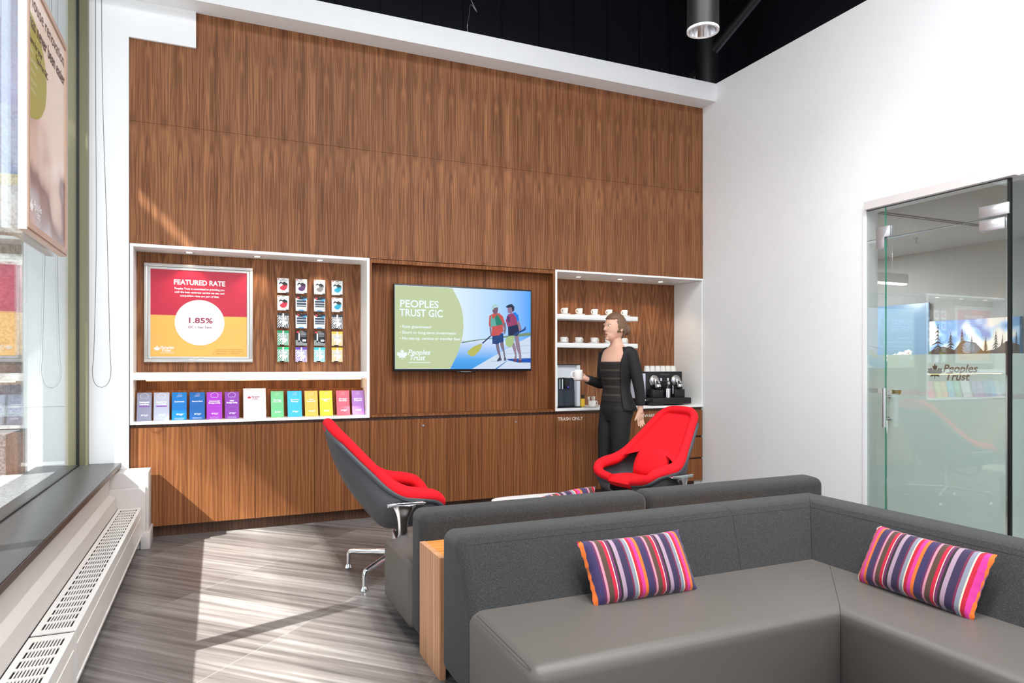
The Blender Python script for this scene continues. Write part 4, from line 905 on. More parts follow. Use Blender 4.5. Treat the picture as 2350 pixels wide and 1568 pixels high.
# ------------------------------------------------------------------ sofas
# near L-shaped sofa: backrests, seats, plinth.  profile: (across, z); across measured from the rear plane
def back_prof(rear, d):   # d = +1: front faces smaller coordinate
    return [(rear, .05), (rear, .64), (rear-d*.185, .648), (rear-d*.225, .60), (rear-d*.365, .36), (rear-d*.365, .05)]
def seat_prof(a, b): return [(a, .07), (b, .07), (b, .372), (b+.0, .385), (a, .405)]
t = thing('corner_sofa', 'charcoal L-shaped corner sofa with grey vinyl seats in the right foreground', 'sofa', (2.0, 2.3, 0))
R = 2.742; RX = 2.957
def bk(name, x0, s0, x1, s1):
    g = G().m(FABRIC); g.prism(back_prof(R, 1), 0, 0, 'x', bev=.045, seg=5, slant0=s0 or (lambda a, c: x0), slant1=s1 or (lambda a, c: x1), flat0=bool(s0), flat1=bool(s1)); return g.obj('backrest', t)
cr_ = lambda a, c: 2.185+(c-.4)*.30 if c > .3 else 2.155
bk('', .89, None, 0, lambda a, c: cr_(a, c)-.001)
bk('', 0, lambda a, c: cr_(a, c)+.001, 0, lambda a, c: a+(RX-R)-.001)
g = G().m(FABRIC); g.prism(back_prof(RX, 1), 0, 0, 'y', bev=.045, seg=5, slant0=lambda a, c: .5, slant1=lambda a, c: a-(RX-R)-.001, flat1=True); g.obj('backrest', t)
g = G().m(VINYL); g.prism([(1.875, .07), (2.50, .07), (2.50, .402), (1.875, .392)], 0, 0, 'x', bev=.05, seg=6, slant0=lambda a, c: .893, slant1=lambda a, c: a+.315, flat1=True); g.obj('seat', t)
g = G().m(VINYL); g.prism([(2.19, .07), (2.80, .07), (2.80, .402), (2.19, .392)], 0, 0, 'y', bev=.05, seg=6, slant0=lambda a, c: .45, slant1=lambda a, c: a-.317, flat1=True); g.obj('seat', t)
g = G().m(BLACK); g.box(.95, 2.9, 2.0, 2.68, 0, .06); g.box(2.3, 2.9, .6, 2.0, 0, .06); g.obj('plinth', t)
g = G().m(pm((62, 58, 56), .6, name='seat seam thread'))
g.tube([(.8925+.012, 2.36, .398), (.905, 1.95, .391), (.908, 1.91, .382)], .0016, 6); g.obj('seam', t)
# far sofa, back to back with a console between
t = thing('straight_sofa', 'straight charcoal sofa facing the walnut wall, behind the corner sofa', 'sofa', (2.1, 3.4, 0))
def bk2(x0, x1):
    g = G().m(FABRIC); g.prism([(3.05, .05), (3.05, .632), (3.215, .642), (3.215, .05)], x0, x1, 'x', bev=.045, seg=5); g.obj('backrest', t)
bk2(.89, 2.148); bk2(2.150, 3.43)
g = G().m(VINYL); g.prism([(3.19, .05), (3.72, .05), (3.72, .372), (3.19, .38)], .878, 2.148, 'x', bev=.035, seg=5); g.obj('seat', t)
g = G().m(VINYL); g.prism([(3.19, .05), (3.72, .05), (3.72, .372), (3.19, .38)], 2.152, 3.44, 'x', bev=.035, seg=5); g.obj('seat', t)
g = G().m(BLACK); g.box(.95, 3.36, 3.1, 3.62, 0, .05); g.obj('plinth', t)
t = thing('console_table', 'narrow teak console slotted between the two sofas', 'console', (1.9, 2.895, 0))
G().m(WOODE).box(.886, .912, 2.746, 3.046, 0, .512).obj('end_panel', t)
G().m(WOODO).box(.912, 2.94, 2.746, 3.046, .484, .510).obj('top', t)
G().m(WOODE).box(2.90, 2.925, 2.746, 3.046, 0, .484).obj('end_panel', t)

# ------------------------------------------------------------------ striped cushions
def stripe_mat(name, off=0):
    m, N, L, P = newmat(name); tc = N.new('ShaderNodeTexCoord'); sx = N.new('ShaderNodeSeparateXYZ'); L.new(tc.outputs['Object'], sx.inputs[0])
    ad = N.new('ShaderNodeMath'); ad.operation = 'ADD'; ad.inputs[1].default_value = 10+off; L.new(sx.outputs[0], ad.inputs[0])
    dv = N.new('ShaderNodeMath'); dv.operation = 'DIVIDE'; dv.inputs[1].default_value = .222; L.new(ad.outputs[0], dv.inputs[0])
    fr = N.new('ShaderNodeMath'); fr.operation = 'FRACT'; L.new(dv.outputs[0], fr.inputs[0])
    cr = N.new('ShaderNodeValToRGB'); cr.color_ramp.interpolation = 'CONSTANT'; L.new(fr.outputs[0], cr.inputs[0])
    seq = [(2.0, (62, 48, 96)), (.6, (110, 40, 90)), (.7, (226, 150, 168)), (1.5, (92, 66, 54)), (1.0, (214, 24, 62)), (.3, (248, 226, 206)), (.8, (116, 44, 96)), (.7, (44, 36, 40)), (1.2, (186, 156, 176)),
           (2.0, (58, 44, 82)), (.6, (128, 36, 76)), (1.1, (146, 150, 166)), (.35, (246, 230, 200)), (1.0, (208, 26, 56)), (1.1, (232, 58, 160)), (1.0, (250, 122, 44))]
    tot = sum(a for a, _ in seq); p = 0; el = cr.color_ramp.elements
    for i, (a, c) in enumerate(seq):
        e = el[i] if i < 2 else el.new(p/tot)
        e.position = p/tot; e.color = lin(tuple(v*.87 for v in c))+(1,); p += a
    L.new(cr.outputs[0], P.inputs['Base Color']); P.inputs['Roughness'].default_value = .7; P.inputs['Sheen Weight'].default_value = .2; P.inputs['Specular IOR Level'].default_value = .25; return m
def cushion(label, loc, rot, wd=.50, ht=.28, th=.115, off=0, top=1.0):
    m = stripe_mat('striped cushion cloth', off); vs = []; g = G().m(m)
    def f(sgn):
        def fn(u, v):
            x = (u-.5)*wd; y = (v-.5)*ht
            ex = (1-abs(2*u-1)**2.6); ey = (1-abs(2*v-1)**2.6); b = (max(0, ex)*max(0, ey))**.42
            pin = 1-.05*(1-abs(2*v-1)**2)*(abs(2*u-1)**4); px = 1-.06*(1-abs(2*u-1)**2)*(abs(2*v-1)**4)
            wob = .0025*math.sin(v*38)*(abs(2*u-1)**8)
            return (x*pin+wob, sgn*(b*th/2), y*px)
        return fn
    g.grid(f(-1), 30, 18); g.grid(f(1), 30, 18)
    bmesh.ops.remove_doubles(g.bm, verts=g.bm.verts[:], dist=.0006)
    o = g.obj('cushion', None); o.location = loc; o.rotation_euler = rot
    return tag(o, label, 'cushion', 'striped cushions')
cushion('striped cushion in pink, orange and purple on the near sofa, left of the corner', (1.600, 2.345, .500), (math.radians(-31), math.radians(0), 0), .50, .262)
o = cushion('striped cushion leaning on the right-hand return of the corner sofa', (2.60, 1.845, .508), (0, 0, 0), .51, .262, off=.18)
o.matrix_world = Matrix.Translation((2.60, 1.845, .508)) @ Matrix.Rotation(math.radians(-92), 4, 'Z') @ Matrix.Rotation(math.radians(-30), 4, 'X')
o = cushion('striped cushion barely showing over the back of the straight sofa', (1.86, 3.505, .478), (math.radians(30), math.radians(-7), 0), .42, .27, off=.1)

# ------------------------------------------------------------------ low white table
t = thing('side_table', 'low white rounded side table just beyond the straight sofa', 'table', (1.98, 4.0, 0))
pts = []
for k in range(64):
    a = 2*PI*k/64; c_, s_ = math.cos(a), math.sin(a); n = 2/4.5
    pts.append((1.985+.30*abs(c_)**n*(1 if c_ > 0 else -1), 3.99+.26*abs(s_)**n*(1 if s_ > 0 else -1)))
g = G().m(WLAC); g.prism(pts, .412, .434, 'z', bev=.003); g.obj('tabletop', t)
g = G().m(CHROME); g.cyl((1.985, 3.99, .02), (1.985, 3.99, .412), .022, n=20); g.obj('column', t)
g = G().m(CHROME); g.lathe([(.0001, 0), (.19, 0), (.19, .008), (.03, .022), (.022, .03)], 36, Matrix.Translation((1.985, 3.99, 0))); g.obj('base', t)

# ------------------------------------------------------------------ red lounge chairs (local: x forward, y left)
RIM = [(.225, 0, .440), (.225, .12, .445), (.225, .22, .460), (.215, .288, .484), (.170, .322, .520), (.09, .338, .538), (-.015, .332, .555), (-.105, .308, .608), (-.185, .278, .688), (-.265, .242, .770), (-.335, .212, .845), (-.395, .182, .905), (-.425, .120, .940), (-.43, .06, .948)]
BOT = [(.12, 0, .345), (.12, .05, .345), (.12, .09, .345), (.11, .12, .345), (.08, .145, .343), (.04, .16, .34), (-.02, .17, .335), (-.075, .165, .340), (-.11, .15, .352), (-.13, .13, .368), (-.145, .11, .382), (-.155, .08, .392), (-.16, .045, .396), (-.16, .02, .397)]
def full(L):
    r = [Vector(p) for p in L]; l = [Vector((p[0], -p[1], p[2])) for p in L]
    return r[1:]+[Vector((L[-1][0]-.002, 0, L[-1][2]+.001))]+l[::-1][:-1]
def chair_parts(t, M):
    rim = catmull(full(RIM), 5); bot = catmull(full(BOT), 5); n = len(rim)-1
    rimc = catmull([Vector(RIM[0])]+full(RIM), 5, closed=True)
    # outer mesh shell
    def shell(u, v):
        i = min(n, int(round(u*n))); a = bot[i]; b = rim[i]; p = a.lerp(b, v)
        c = Vector((0, 0, p.z)); out = Vector((p.x+.02, p.y, 0)); 
        if out.length > 1e-5: out.normalize()
        hb = 1 if b.z < .62 else max(.55, 1-(b.z-.62)*2.6)
        k = math.sin(v*PI)*.060*hb+ .02*math.sin(v*PI*.5)*(1-v)
        q = p+out*k; q.z -= .035*math.sin(v*PI)*hb
        return q
    g = G().m(MESH); g.grid(shell, n, 14)
    # bottom pan
    ring = bot[::1]; k0 = len(g.bm.verts)
    cen = Vector((0, 0, .325)); g.add([cen]+[v for v in ring], [(0, i, i+1) for i in range(1, len(ring))]+[(0, len(ring), 1)], None, True)
    bmesh.ops.remove_doubles(g.bm, verts=g.bm.verts[:], dist=.0005); g.bm.transform(M)
    o = g.obj('shell', t); sm = o.modifiers.new('t', 'SOLIDIFY'); sm.thickness = .010; sm.offset = 1
    # grey rim bead under the red padding
    g = G().m(pm((66, 70, 76), .5, name='slate rim')); g.tube([p+Vector((0, 0, -.012))+Vector((p.x, p.y, 0)).normalized()*.012 for p in rim if p.z < .88 or p.y > 9][:], .017, 8, closed=False); g.bm.transform(M); g.obj('shell_edge', t)
    # red padded band all along the rim
    g = G().m(RED); pts = [p for p in rim]; rs = []
    for p in pts: rs.append(.031+.014*max(0, 1-abs(p.z-.55)/.12))
    inn = [Vector((p.x*.97+.008, p.y*.955, p.z+.012)) for p in pts]
    g.tube(inn, rs, 14, closed=False); 
    g.bm.transform(M); g.obj('rim_cushion', t)
    # red back panel, concave, arched lower edge
    side = [Vector(p) for p in [(-.03, .314, .575), (-.10, .301, .607), (-.175, .272, .682), (-.255, .238, .765), (-.325, .208, .840), (-.38, .176, .900), (-.402, .12, .932)]]
    sc = catmull(side, 4); ns = len(sc)-1
    def back(u, v, off=0):
        p = sc[min(ns, int(round(v*ns)))]; s_ = 2*u-1; arch = max(0, 1-v*2.2)
        y = p.y*s_; bow = (1-s_*s_)
        return Vector((p.x-.030*bow*(1-.35*v)+.0-.075*bow*arch+off, y, p.z+.075*bow*arch+.010*bow*(v > .98)))
    g = G().m(RED); g.grid(lambda u, v: back(u, v, .022+.012*math.sin(u*PI)*math.sin(v*PI)), 20, ns); g.grid(lambda u, v: back(u, v, -.022), 20, ns)
    for vv in (0, 1): g.grid(lambda u, v: back(u, vv, -.022+.044*v), 20, 1)
    bmesh.ops.remove_doubles(g.bm, verts=g.bm.verts[:], dist=.0005); g.bm.transform(M); g.obj('back_cushion', t)
    # seat cushion
    def seat(sg):
        def fn(u, v):
            r = v**.6; a = 2*PI*u; ex = 2/2.8; c_, s_ = math.cos(a), math.sin(a)
            x = .055+.200*r*abs(c_)**ex*(1 if c_ > 0 else -1); y = .245*r*abs(s_)**ex*(1 if s_ > 0 else -1)
            h = (1-r**5)**.5
            return Vector((x, y, .430+sg*.045*h+(.01 if x > 0 else 0)*(x/.3)-(.03*max(0, -x)/.15)))
        return fn
    g = G().m(RED); g.grid(seat(1), 32, 12); g.grid(seat(-1), 32, 12); bmesh.ops.remove_doubles(g.bm, verts=g.bm.verts[:], dist=.0008); g.bm.transform(M); g.obj('seat_cushion', t)
    # lumbar pillow
    Q = Matrix.Translation((-.085, 0, .560)) @ Matrix.Rotation(math.radians(-27), 4, 'Y')
    def lum(sg):
        def fn(u, v):
            y = (2*u-1); z = (2*v-1); b = (max(0, 1-abs(y)**3)*max(0, 1-abs(z)**3))**.5
            return Vector((sg*.055*b-.01*(1-y*y), y*.172*(1-.10*abs(z)**2), z*.118*(1-.12*abs(y)**2)))
        return fn
    g = G().m(RED); g.grid(lum(1), 20, 14, Q); g.grid(lum(-1), 20, 14, Q); bmesh.ops.remove_doubles(g.bm, verts=g.bm.verts[:], dist=.0008); g.bm.transform(M); g.obj('lumbar_cushion', t)
    # aluminium yoke to each arm
    for sy in (1, -1):
        g = G().m(CHROME)
        g.tube(catmull([(.0, sy*.08, .290), (-.01, sy*.24, .280), (-.02, sy*.345, .320), (-.025, sy*.378, .42), (-.02, sy*.376, .505)], 5), [.022]*11+[.019]*3+[.020, .022, .025, .030, .037, .046, .058], 12, flat=(.5, 1.4), up=(0, sy, 0))
        g.prism([(-.115, .498), (.10, .506), (.11, .516), (.09, .524), (-.12, .522)], sy*.350 if sy > 0 else sy*.392, sy*.392 if sy > 0 else sy*.350, 'y', bev=.004)
        g.bm.transform(M); g.obj('arm_bracket', t)
    g = G().m(CHROME); g.cyl((.0, -.10, .293), (.0, .10, .293), .022, n=16); g.bm.transform(M); g.obj('yoke_hub', t)
    g = G().m(CHROME); g.lathe([(.032, .10), (.030, .16), (.024, .17), (.024, .32)], 24); g.bm.transform(M); g.obj('column', t)
    for k in range(4):
        a = PI/4+k*PI/2+BASE_ROT[0]; d = Vector((math.cos(a), math.sin(a), 0))
        g = G().m(CHROME)
        P = [d*.02+Vector((0, 0, .135)), d*.12+Vector((0, 0, .128)), d*.24+Vector((0, 0, .118)), d*.325+Vector((0, 0, .112)), d*.347+Vector((0, 0, .098)), d*.350+Vector((0, 0, .07)), d*.352+Vector((0, 0, .022))]
        g.tube(catmull(P, 4), [.024]*5+[.020]*5+[.017]*5+[.014]*5+[.013]*5, 12); g.bm.transform(M); lg = g.obj('leg', t)
        g = G().m(CHROME); g.lathe([(.013, .026), (.022, .012), (.026, .004), (.024, 0)], 20, M @ Matrix.Translation(d*.352)); g.obj('glide', lg, world=True)
BASE_ROT = [0]
def lounge_chair(x, y, az, label, base=0):
    a = math.radians(az); t = thing('lounge_chair', label, 'chair', (x, y, 0), a, None); BASE_ROT[0] = math.radians(base)-a
    chair_parts(t, Matrix.Translation((x, y, 0)) @ Matrix.Rotation(a, 4, 'Z')); return t
lounge_chair(1.085, 4.27, -4, 'high-backed red lounge chair seen from its grey mesh side, facing right', base=0)
lounge_chair(3.06, 4.42, 190, 'high-backed red lounge chair facing left beside the drawers, showing its lumbar cushion', base=20)

# ------------------------------------------------------------------ coffee cups
def cup_parts(t, T, r=.031, h=.055, ang=0, tall=False):
    g = G().m(CHINA)
    if tall: prof = [(.0001, .003), (r*.62, .003), (r*.66, 0), (r*.78, .003), (r*.92, h*.5), (r*1.0, h), (r*.94, h), (r*.86, h*.5), (r*.7, .008), (.0001, .006)]
    else: prof = [(.0001, .003), (r*.5, .003), (r*.55, 0), (r*.8, .006), (r*1.0, h*.45), (r*1.08, h), (r*1.02, h), (r*.94, h*.45), (r*.7, .010), (.0001, .007)]
    g.lathe(prof, 24, T, cap=False); g.obj('bowl', t)
    R_ = T @ Matrix.Rotation(ang, 4, 'Z'); g = G().m(CHINA)
    g.tube(catmull([(r*.95, 0, h*.82), (r*1.35, 0, h*.86), (r*1.62, 0, h*.62), (r*1.5, 0, h*.36), (r*.92, 0, h*.26)], 5), .0042, 8, R_); g.obj('handle', t)
ORD = ['first', 'second', 'third', 'fourth', 'fifth']
def saucer(x, y, z, lab, r=.058):
    g = G().m(CHINA); g.lathe([(.0001, 0), (r*.5, 0), (r*.95, .009), (r, .012), (r*.95, .0125), (r*.5, .004), (.0001, .0035)], 28, Matrix.Translation((x, y, z)), cap=False)
    return tag(rebase(g.obj('saucer'), (x, y, z)), lab, 'saucer', 'saucers on the shelves')
for row, z, xs_, ang, hh in (('upper', 1.8333, (3.345, 3.518, 3.700, 3.876, 4.068), PI, .066), ('lower', 1.5453, (3.328, 3.502, 3.688, 3.862, 4.052), 0, .056)):
    for i, x in enumerate(xs_):
        saucer(x, 6.215, z, 'white saucer, %s from the left on the %s shelf' % (ORD[i], row))
        lab = 'white cup with handle %s, %s from the left on the %s shelf' % ('left' if ang else 'right', ORD[i], row)
        t = thing('coffee_cup', lab, 'cup', (x, 6.215, z+.0045), 0, 'cups on the shelves')
        cup_parts(t, Matrix.Translation((x, 6.215, z+.0045)), .031 if row == 'upper' else .036, hh, ang+.15, row == 'upper')

# ------------------------------------------------------------------ coffee machine
CZT = .8948
t = thing('coffee_machine', 'black twin-head coffee machine with clear water tank on the white counter', 'coffee machine', (4.43, 6.1, CZT))
g = G().m(BLACK); g.box(4.235, 4.715, 6.08, 6.33, CZT+.10, CZT+.355, bev=.008); g.box(4.235, 4.70, 6.10, 6.33, CZT+.002, CZT+.11, bev=.004); g.obj('body', t)
g = G().m(BLACK); g.prism([(4.225, 5.93), (4.715, 5.93), (4.735, 5.96), (4.735, 6.10), (4.225, 6.10)], CZT+.012, CZT+.078, 'z', bev=.006); g.obj('drip_tray', t)
g = G().m(DKGREY)
for i in range(16): g.box(4.245+i*.03, 4.257+i*.03, 5.95, 6.075, CZT+.0775, CZT+.0795)
g.obj('tray_grid', t)
g = G().m(pm((206, 206, 222), .25, name='frosted tank plastic', coat=.3)); g.box(4.118, 4.226, 6.06, 6.28, CZT+.075, CZT+.338, bev=.006); g.obj('water_tank', t)
G().m(BLACK).box(4.116, 4.228, 6.058, 6.30, CZT+.338, CZT+.356, bev=.003).obj('tank_lid', t)
g = G().m(BLACK); g.box(4.12, 4.23, 6.06, 6.30, CZT, CZT+.074, bev=.004); g.obj('tank_base', t)
G().m(WLAC).box(4.172, 4.226, 6.0565, 6.06, CZT+.048, CZT+.064).obj('badge', t)
for x in (4.345, 4.625):
    T = Matrix.Translation((x, 6.075, CZT+.255)) @ Matrix.Rotation(PI/2, 4, 'X')
    g = G().m(STEEL); g.lathe([(.0001, .024), (.03, .024), (.055, .014), (.062, 0)], 32, T, cap=False); hd = g.obj('brew_head', t)
    g = G().m(CHROME); g.tube([(x, 6.06, CZT+.255), (x, 6.02, CZT+.225), (x, 6.005, CZT+.185)], [.030, .036, .034], 20); g.obj('group', hd)
    g = G().m(BLACK); g.tube([(x, 6.006, CZT+.188), (x, 6.002, CZT+.165)], [.030, .022], 16); g.box(x-.018, x+.018, 5.984, 5.992, CZT+.226, CZT+.234); g.obj('spout', hd)
    g = G().m(DKGREY)
    for k in range(3): a = PI/2+(k-1)*.5; g.sphere((x+.045*math.cos(a), 6.058, CZT+.255+.045*math.sin(a)), .006, sub=1)
    g.obj('button', hd)
    G().m(pm((26, 26, 28), .5, name='capsule box')).box(x-.07, x+.062, 6.0, 6.085, CZT+.080, CZT+.165, bev=.003).obj('cup_stand', t)
g = G().m(CHROME); g.cyl((4.475, 6.02, CZT+.079), (4.475, 6.02, CZT+.175), .031, n=24); g.m(BLACK); g.cyl((4.475, 6.02, CZT+.175), (4.475, 6.02, CZT+.205), .028, .018, n=20); g.obj('milk_frother', t)
g = G().m(CHROME); g.tube(catmull([(4.475, 6.02, CZT+.205), (4.475, 6.0, CZT+.235), (4.49, 6.05, CZT+.245)], 5), .016, 10); g.obj('frother_head', t)
g = G().m(CHROME); g.tube(catmull([(4.54, 6.06, CZT+.20), (4.535, 6.01, CZT+.205), (4.53, 6.0, CZT+.17), (4.53, 6.0, CZT+.12)], 5), .006, 8); g.obj('steam_wand', t)
for x in (4.435, 4.525):
    G().m(pm((235, 240, 250), .3, name='white key')).box(x-.009, x+.009, 6.077, 6.08, CZT+.255, CZT+.285, bev=.001).obj('button', t)
G().m(DKGREY).box(4.42, 4.54, 6.0775, 6.08, CZT+.315, CZT+.335).obj('display', t)
for i in range(6):
    x = 4.295+i*.068; z = CZT+.3555
    g = G().m(pm((236, 234, 230), .5, name='white paper cup')); g.lathe([(.033, 0), (.033, .004), (.0255, .062), (.0001, .062)], 24, Matrix.Translation((x, 6.14, z)), cap=False)
    tag(rebase(g.obj('paper_cup'), (x, 6.14, z)), 'upturned white cup on the coffee machine, %s from the left' % (ORD+['sixth'])[i], 'cup', 'cups on the coffee machine')
# ------------------------------------------------------------------ water dispenser
t = thing('water_dispenser', 'white and dark grey tabletop water dispenser at the left end of the counter', 'water dispenser', (3.25, 6.1, CZT))
g = G().m(pm((214, 220, 226), .3, name='pale grey plastic')); g.box(3.095, 3.150, 6.0, 6.30, CZT+.012, CZT+.425, bev=.004); g.box(3.365, 3.402, 6.0, 6.30, CZT+.012, CZT+.425, bev=.004); g.box(3.148, 3.367, 6.03, 6.30, CZT+.30, CZT+.425); g.obj('housing', t)
g = G().m(pm((40, 48, 58), .35, name='blue black plastic')); g.box(3.150, 3.365, 6.06, 6.30, CZT+.012, CZT+.30); g.prism([(3.151+.107+.107*math.cos(PI+PI*k/16), 6.06+.05*math.sin(PI+PI*k/16)) for k in range(17)], CZT+.02, CZT+.175, 'z'); g.obj('lower_body', t)
G().m(BLACK).box(3.085, 3.412, 5.99, 6.31, CZT, CZT+.012).obj('base', t)
G().m(pm((40, 34, 30), .4, name='dark lid')).box(3.092, 3.404, 5.998, 6.302, CZT+.425, CZT+.434).obj('lid', t)
g = G().m(CHROME); g.lathe([(.105, .294), (.108, .30), (.0001, .30)], 32, Matrix.Translation((3.258, 6.09, CZT)) @ Matrix.Scale(.55, 4, (0, 1, 0)), cap=False); g.obj('trim', t)
g = G().m(CHROME); g.box(3.195, 3.203, 6.052, 6.06, CZT+.185, CZT+.285); g.box(3.225, 3.235, 6.052, 6.06, CZT+.185, CZT+.285); g.m(BLACK); g.box(3.245, 3.30, 6.04, 6.06, CZT+.19, CZT+.29, bev=.004); g.obj('tap', t)
g = G().m(em((80, 60, 255), 4, 'blue indicator')); g.sphere((3.285, 6.038, CZT+.205), .006); g.obj('indicator_lamp', t)
# cup of sachets, yellow packet, plates, spoon
saucer(3.535, 6.02, CZT, 'white plate beside the water dispenser, under the cup of sachets', .082)
t = thing('sachet_cup', 'white cup filled with sugar sachets beside the water dispenser', 'cup', (3.55, 6.02, CZT+.005))
cup_parts(t, Matrix.Translation((3.55, 6.02, CZT+.005)), .038, .062, 0)
rr = random.Random(5)
for k in range(7):
    a = k*.9; c0 = Vector((3.55+.018*math.cos(a), 6.02+.018*math.sin(a), CZT+.04)); T = Matrix.Translation(c0) @ Matrix.Rotation(a, 4, 'Z') @ Matrix.Rotation(rr.uniform(-.3, .3), 4, 'Y')
    tag(G().m(pm(((232, 222, 214), (140, 84, 66), (220, 200, 190))[k % 3], .6, name='sachet paper')).box(-.012, .012, -.0015, .0015, 0, .068, M=T).obj('sachet'), 'small paper sugar sachet standing in the cup by the water dispenser', 'sachet', 'sugar sachets')
g = G().m(pm((240, 196, 50), .5, name='yellow packet')); g.box(3.440, 3.482, 6.05, 6.08, CZT+.002, CZT+.085, bev=.002); g.m(pm((60, 40, 30), .5, name='dark flap')); g.box(3.455, 3.484, 6.052, 6.078, CZT+.085, CZT+.125)
tag(rebase(g.obj('tea_packet'), (3.46, 6.065, CZT)), 'small yellow packet standing between the dispenser and the sachet cup', 'packet')
g = G().m(STEEL); g.tube([(3.60, 5.93, CZT+.006), (3.70, 5.97, CZT+.004)], .003, 8); g.sphere((3.71, 5.975, CZT+.006), .014, sc=(1.4, 1, .35)); tag(rebase(g.obj('teaspoon'), (3.65, 5.95, CZT)), 'steel teaspoon on the counter beside the sachet cup', 'spoon')

# ------------------------------------------------------------------ the walking person (local: x forward, y left)
def remeshed(g, vox, smooth=3):
    me = bpy.data.meshes.new('tmp'); bmesh.ops.recalc_face_normals(g.bm, faces=g.bm.faces[:]); g.bm.to_mesh(me); g.bm.free()
    o = bpy.data.objects.new('tmp', me); COL.objects.link(o)
    r = o.modifiers.new('r', 'REMESH'); r.mode = 'VOXEL'; r.voxel_size = vox; r.use_smooth_shade = True
    sm = o.modifiers.new('s', 'SMOOTH'); sm.iterations = smooth; sm.factor = .5
    m2 = bpy.data.meshes.new_from_object(o.evaluated_get(bpy.context.evaluated_depsgraph_get()))
    bpy.data.objects.remove(o); bpy.data.meshes.remove(me)
    g2 = G(); vs = [v.co.copy() for v in m2.vertices]; fs = [list(p.vertices) for p in m2.polygons]; bpy.data.meshes.remove(m2)
    g2._v, g2._f = vs, fs; return g2
def loft(g, secs, n=28, M=None, a0=0, a1=2*PI, caps=True):
    """secs: (x, y, z, rx, ry)"""
    vs = []; fs = []; full_ = abs(a1-a0-2*PI) < 1e-6; cnt = n if full_ else n+1
    for (x, y, z, rx, ry) in secs:
        for i in range(cnt):
            a = a0+(a1-a0)*i/n; vs.append((x+rx*math.cos(a), y+ry*math.sin(a), z))
    for j in range(len(secs)-1):
        for i in range(n):
            k = (i+1) % cnt if full_ else i+1
            fs.append((j*cnt+i, j*cnt+k, (j+1)*cnt+k, (j+1)*cnt+i))
    if full_ and caps: fs.append(list(range(cnt))[::-1]); fs.append([(len(secs)-1)*cnt+i for i in range(cnt)])
    g.add(vs, fs, M, True)
def smooth_secs(S_, k=4):
    A = catmull([(s[0], s[1], s[2]) for s in S_], k); B = catmull([(s[3], s[4], 0) for s in S_], k)
    return [(a.x, a.y, a.z, b.x, b.y) for a, b in zip(A, B)]
TOR = [(-.01, 0, .84, .095, .15), (-.015, 0, .92, .115, .165), (0, 0, 1.02, .098, .142), (.005, 0, 1.12, .085, .125), (.01, 0, 1.24, .105, .142), (.012, 0, 1.35, .108, .157), (-.005, 0, 1.445, .080, .165), (-.01, 0, 1.482, .060, .108), (-.008, 0, 1.51, .054, .060), (.0, 0, 1.56, .050, .052)]
def limb(g, pts, rs, n=14): 
    P_ = catmull(pts, 5); Rr = catmull([(r, 0, 0) for r in rs], 5); g.tube(P_, [r.x for r in Rr], n)
def finger(g, p, d, bend, L, r, axis):
    """three-segment finger from p along d, bending about axis"""
    p = Vector(p); d = Vector(d).normalized(); pts = [p-d*.012, p]
    for k, f in enumerate((.45, .30, .25)):
        d = (Matrix.Rotation(bend, 3, axis) @ d).normalized(); p = p+d*L*f; pts.append(p)
    g.tube(catmull(pts, 3), [r]*4+[r*.95]*3+[r*.9]*3+[r*.85]*2+[r*.6], 8)
NEAR = [(-.03, .165, 1.432), (-.06, .195, 1.30), (-.085, .215, 1.15), (-.095, .225, 1.05), (-.095, .228, .935)]
FAR = [(-.01, -.165, 1.432), (.0, -.195, 1.28), (.01, -.205, 1.155), (.10, -.185, 1.165), (.225, -.150, 1.195)]
def legs(g, e=0):
    limb(g, [(0, .082, .93), (.015, .088, .72), (.025, .088, .50), (-.015, .088, .33), (-.05, .088, .12)], [.088+e, .078+e, .056+e, .052+e, .034+e])
    limb(g, [(0, -.082, .93), (.03, -.088, .72), (.055, -.088, .50), (.045, -.088, .33), (.035, -.088, .12)], [.088+e, .078+e, .056+e, .052+e, .034+e])
g = G(); loft(g, smooth_secs(TOR)); legs(g)
limb(g, NEAR, [.050, .044, .037, .033, .025]); limb(g, FAR, [.050, .044, .037, .033, .025])
HS = Matrix.Translation((.004, 0, 1.785)) @ Matrix.Scale(1.10, 4) @ Matrix.Translation((-.004, 0, -1.785))
body_g = g; g = G()
g.sphere((.012, 0, 1.668), 1, sub=3, sc=(.092, .074, .108)); g.sphere((.045, 0, 1.612), 1, sub=3, sc=(.056, .050, .060)); g.sphere((.0, 0, 1.56), 1, sub=2, sc=(.05, .05, .06))
g.tube([(.094, 0, 1.680), (.112, 0, 1.652), (.113, 0, 1.643)], [.008, .012, .010], 8)      # nose
g.sphere((.093, 0, 1.612), 1, sub=2, sc=(.010, .022, .007)); g.sphere((.090, 0, 1.602), 1, sub=2, sc=(.011, .018, .006)); g.sphere((.088, 0, 1.575), 1, sub=2, sc=(.014, .018, .012))
for s_ in (1, -1): g.sphere((.0, s_*.074, 1.655), 1, sub=2, sc=(.018, .010, .032)); g.sphere((.088, s_*.032, 1.695), 1, sub=2, sc=(.012, .022, .007))
g.bm.transform(HS); hb_ = g.bm; g = body_g; g.merge(hb_, None, True)
# near hand hanging, palm towards the body
g.sphere((-.093, .229, .880), 1, sub=3, sc=(.040, .018, .050)); g.tube([(-.095, .228, .94), (-.094, .229, .90)], [.025, .027], 12)
for k in range(4): finger(g, (-.123+.019*k, .230, .842+.004*abs(k-1.5)), (.05*(k-1.5), -.05, -1), math.radians(13), (.062, .074, .080, .070)[k], .0078, Vector((1, 0, 0)))
finger(g, (-.062, .226, .885), (.55, -.1, -1), math.radians(8), .062, .0095, Vector((1, 0, 0)))
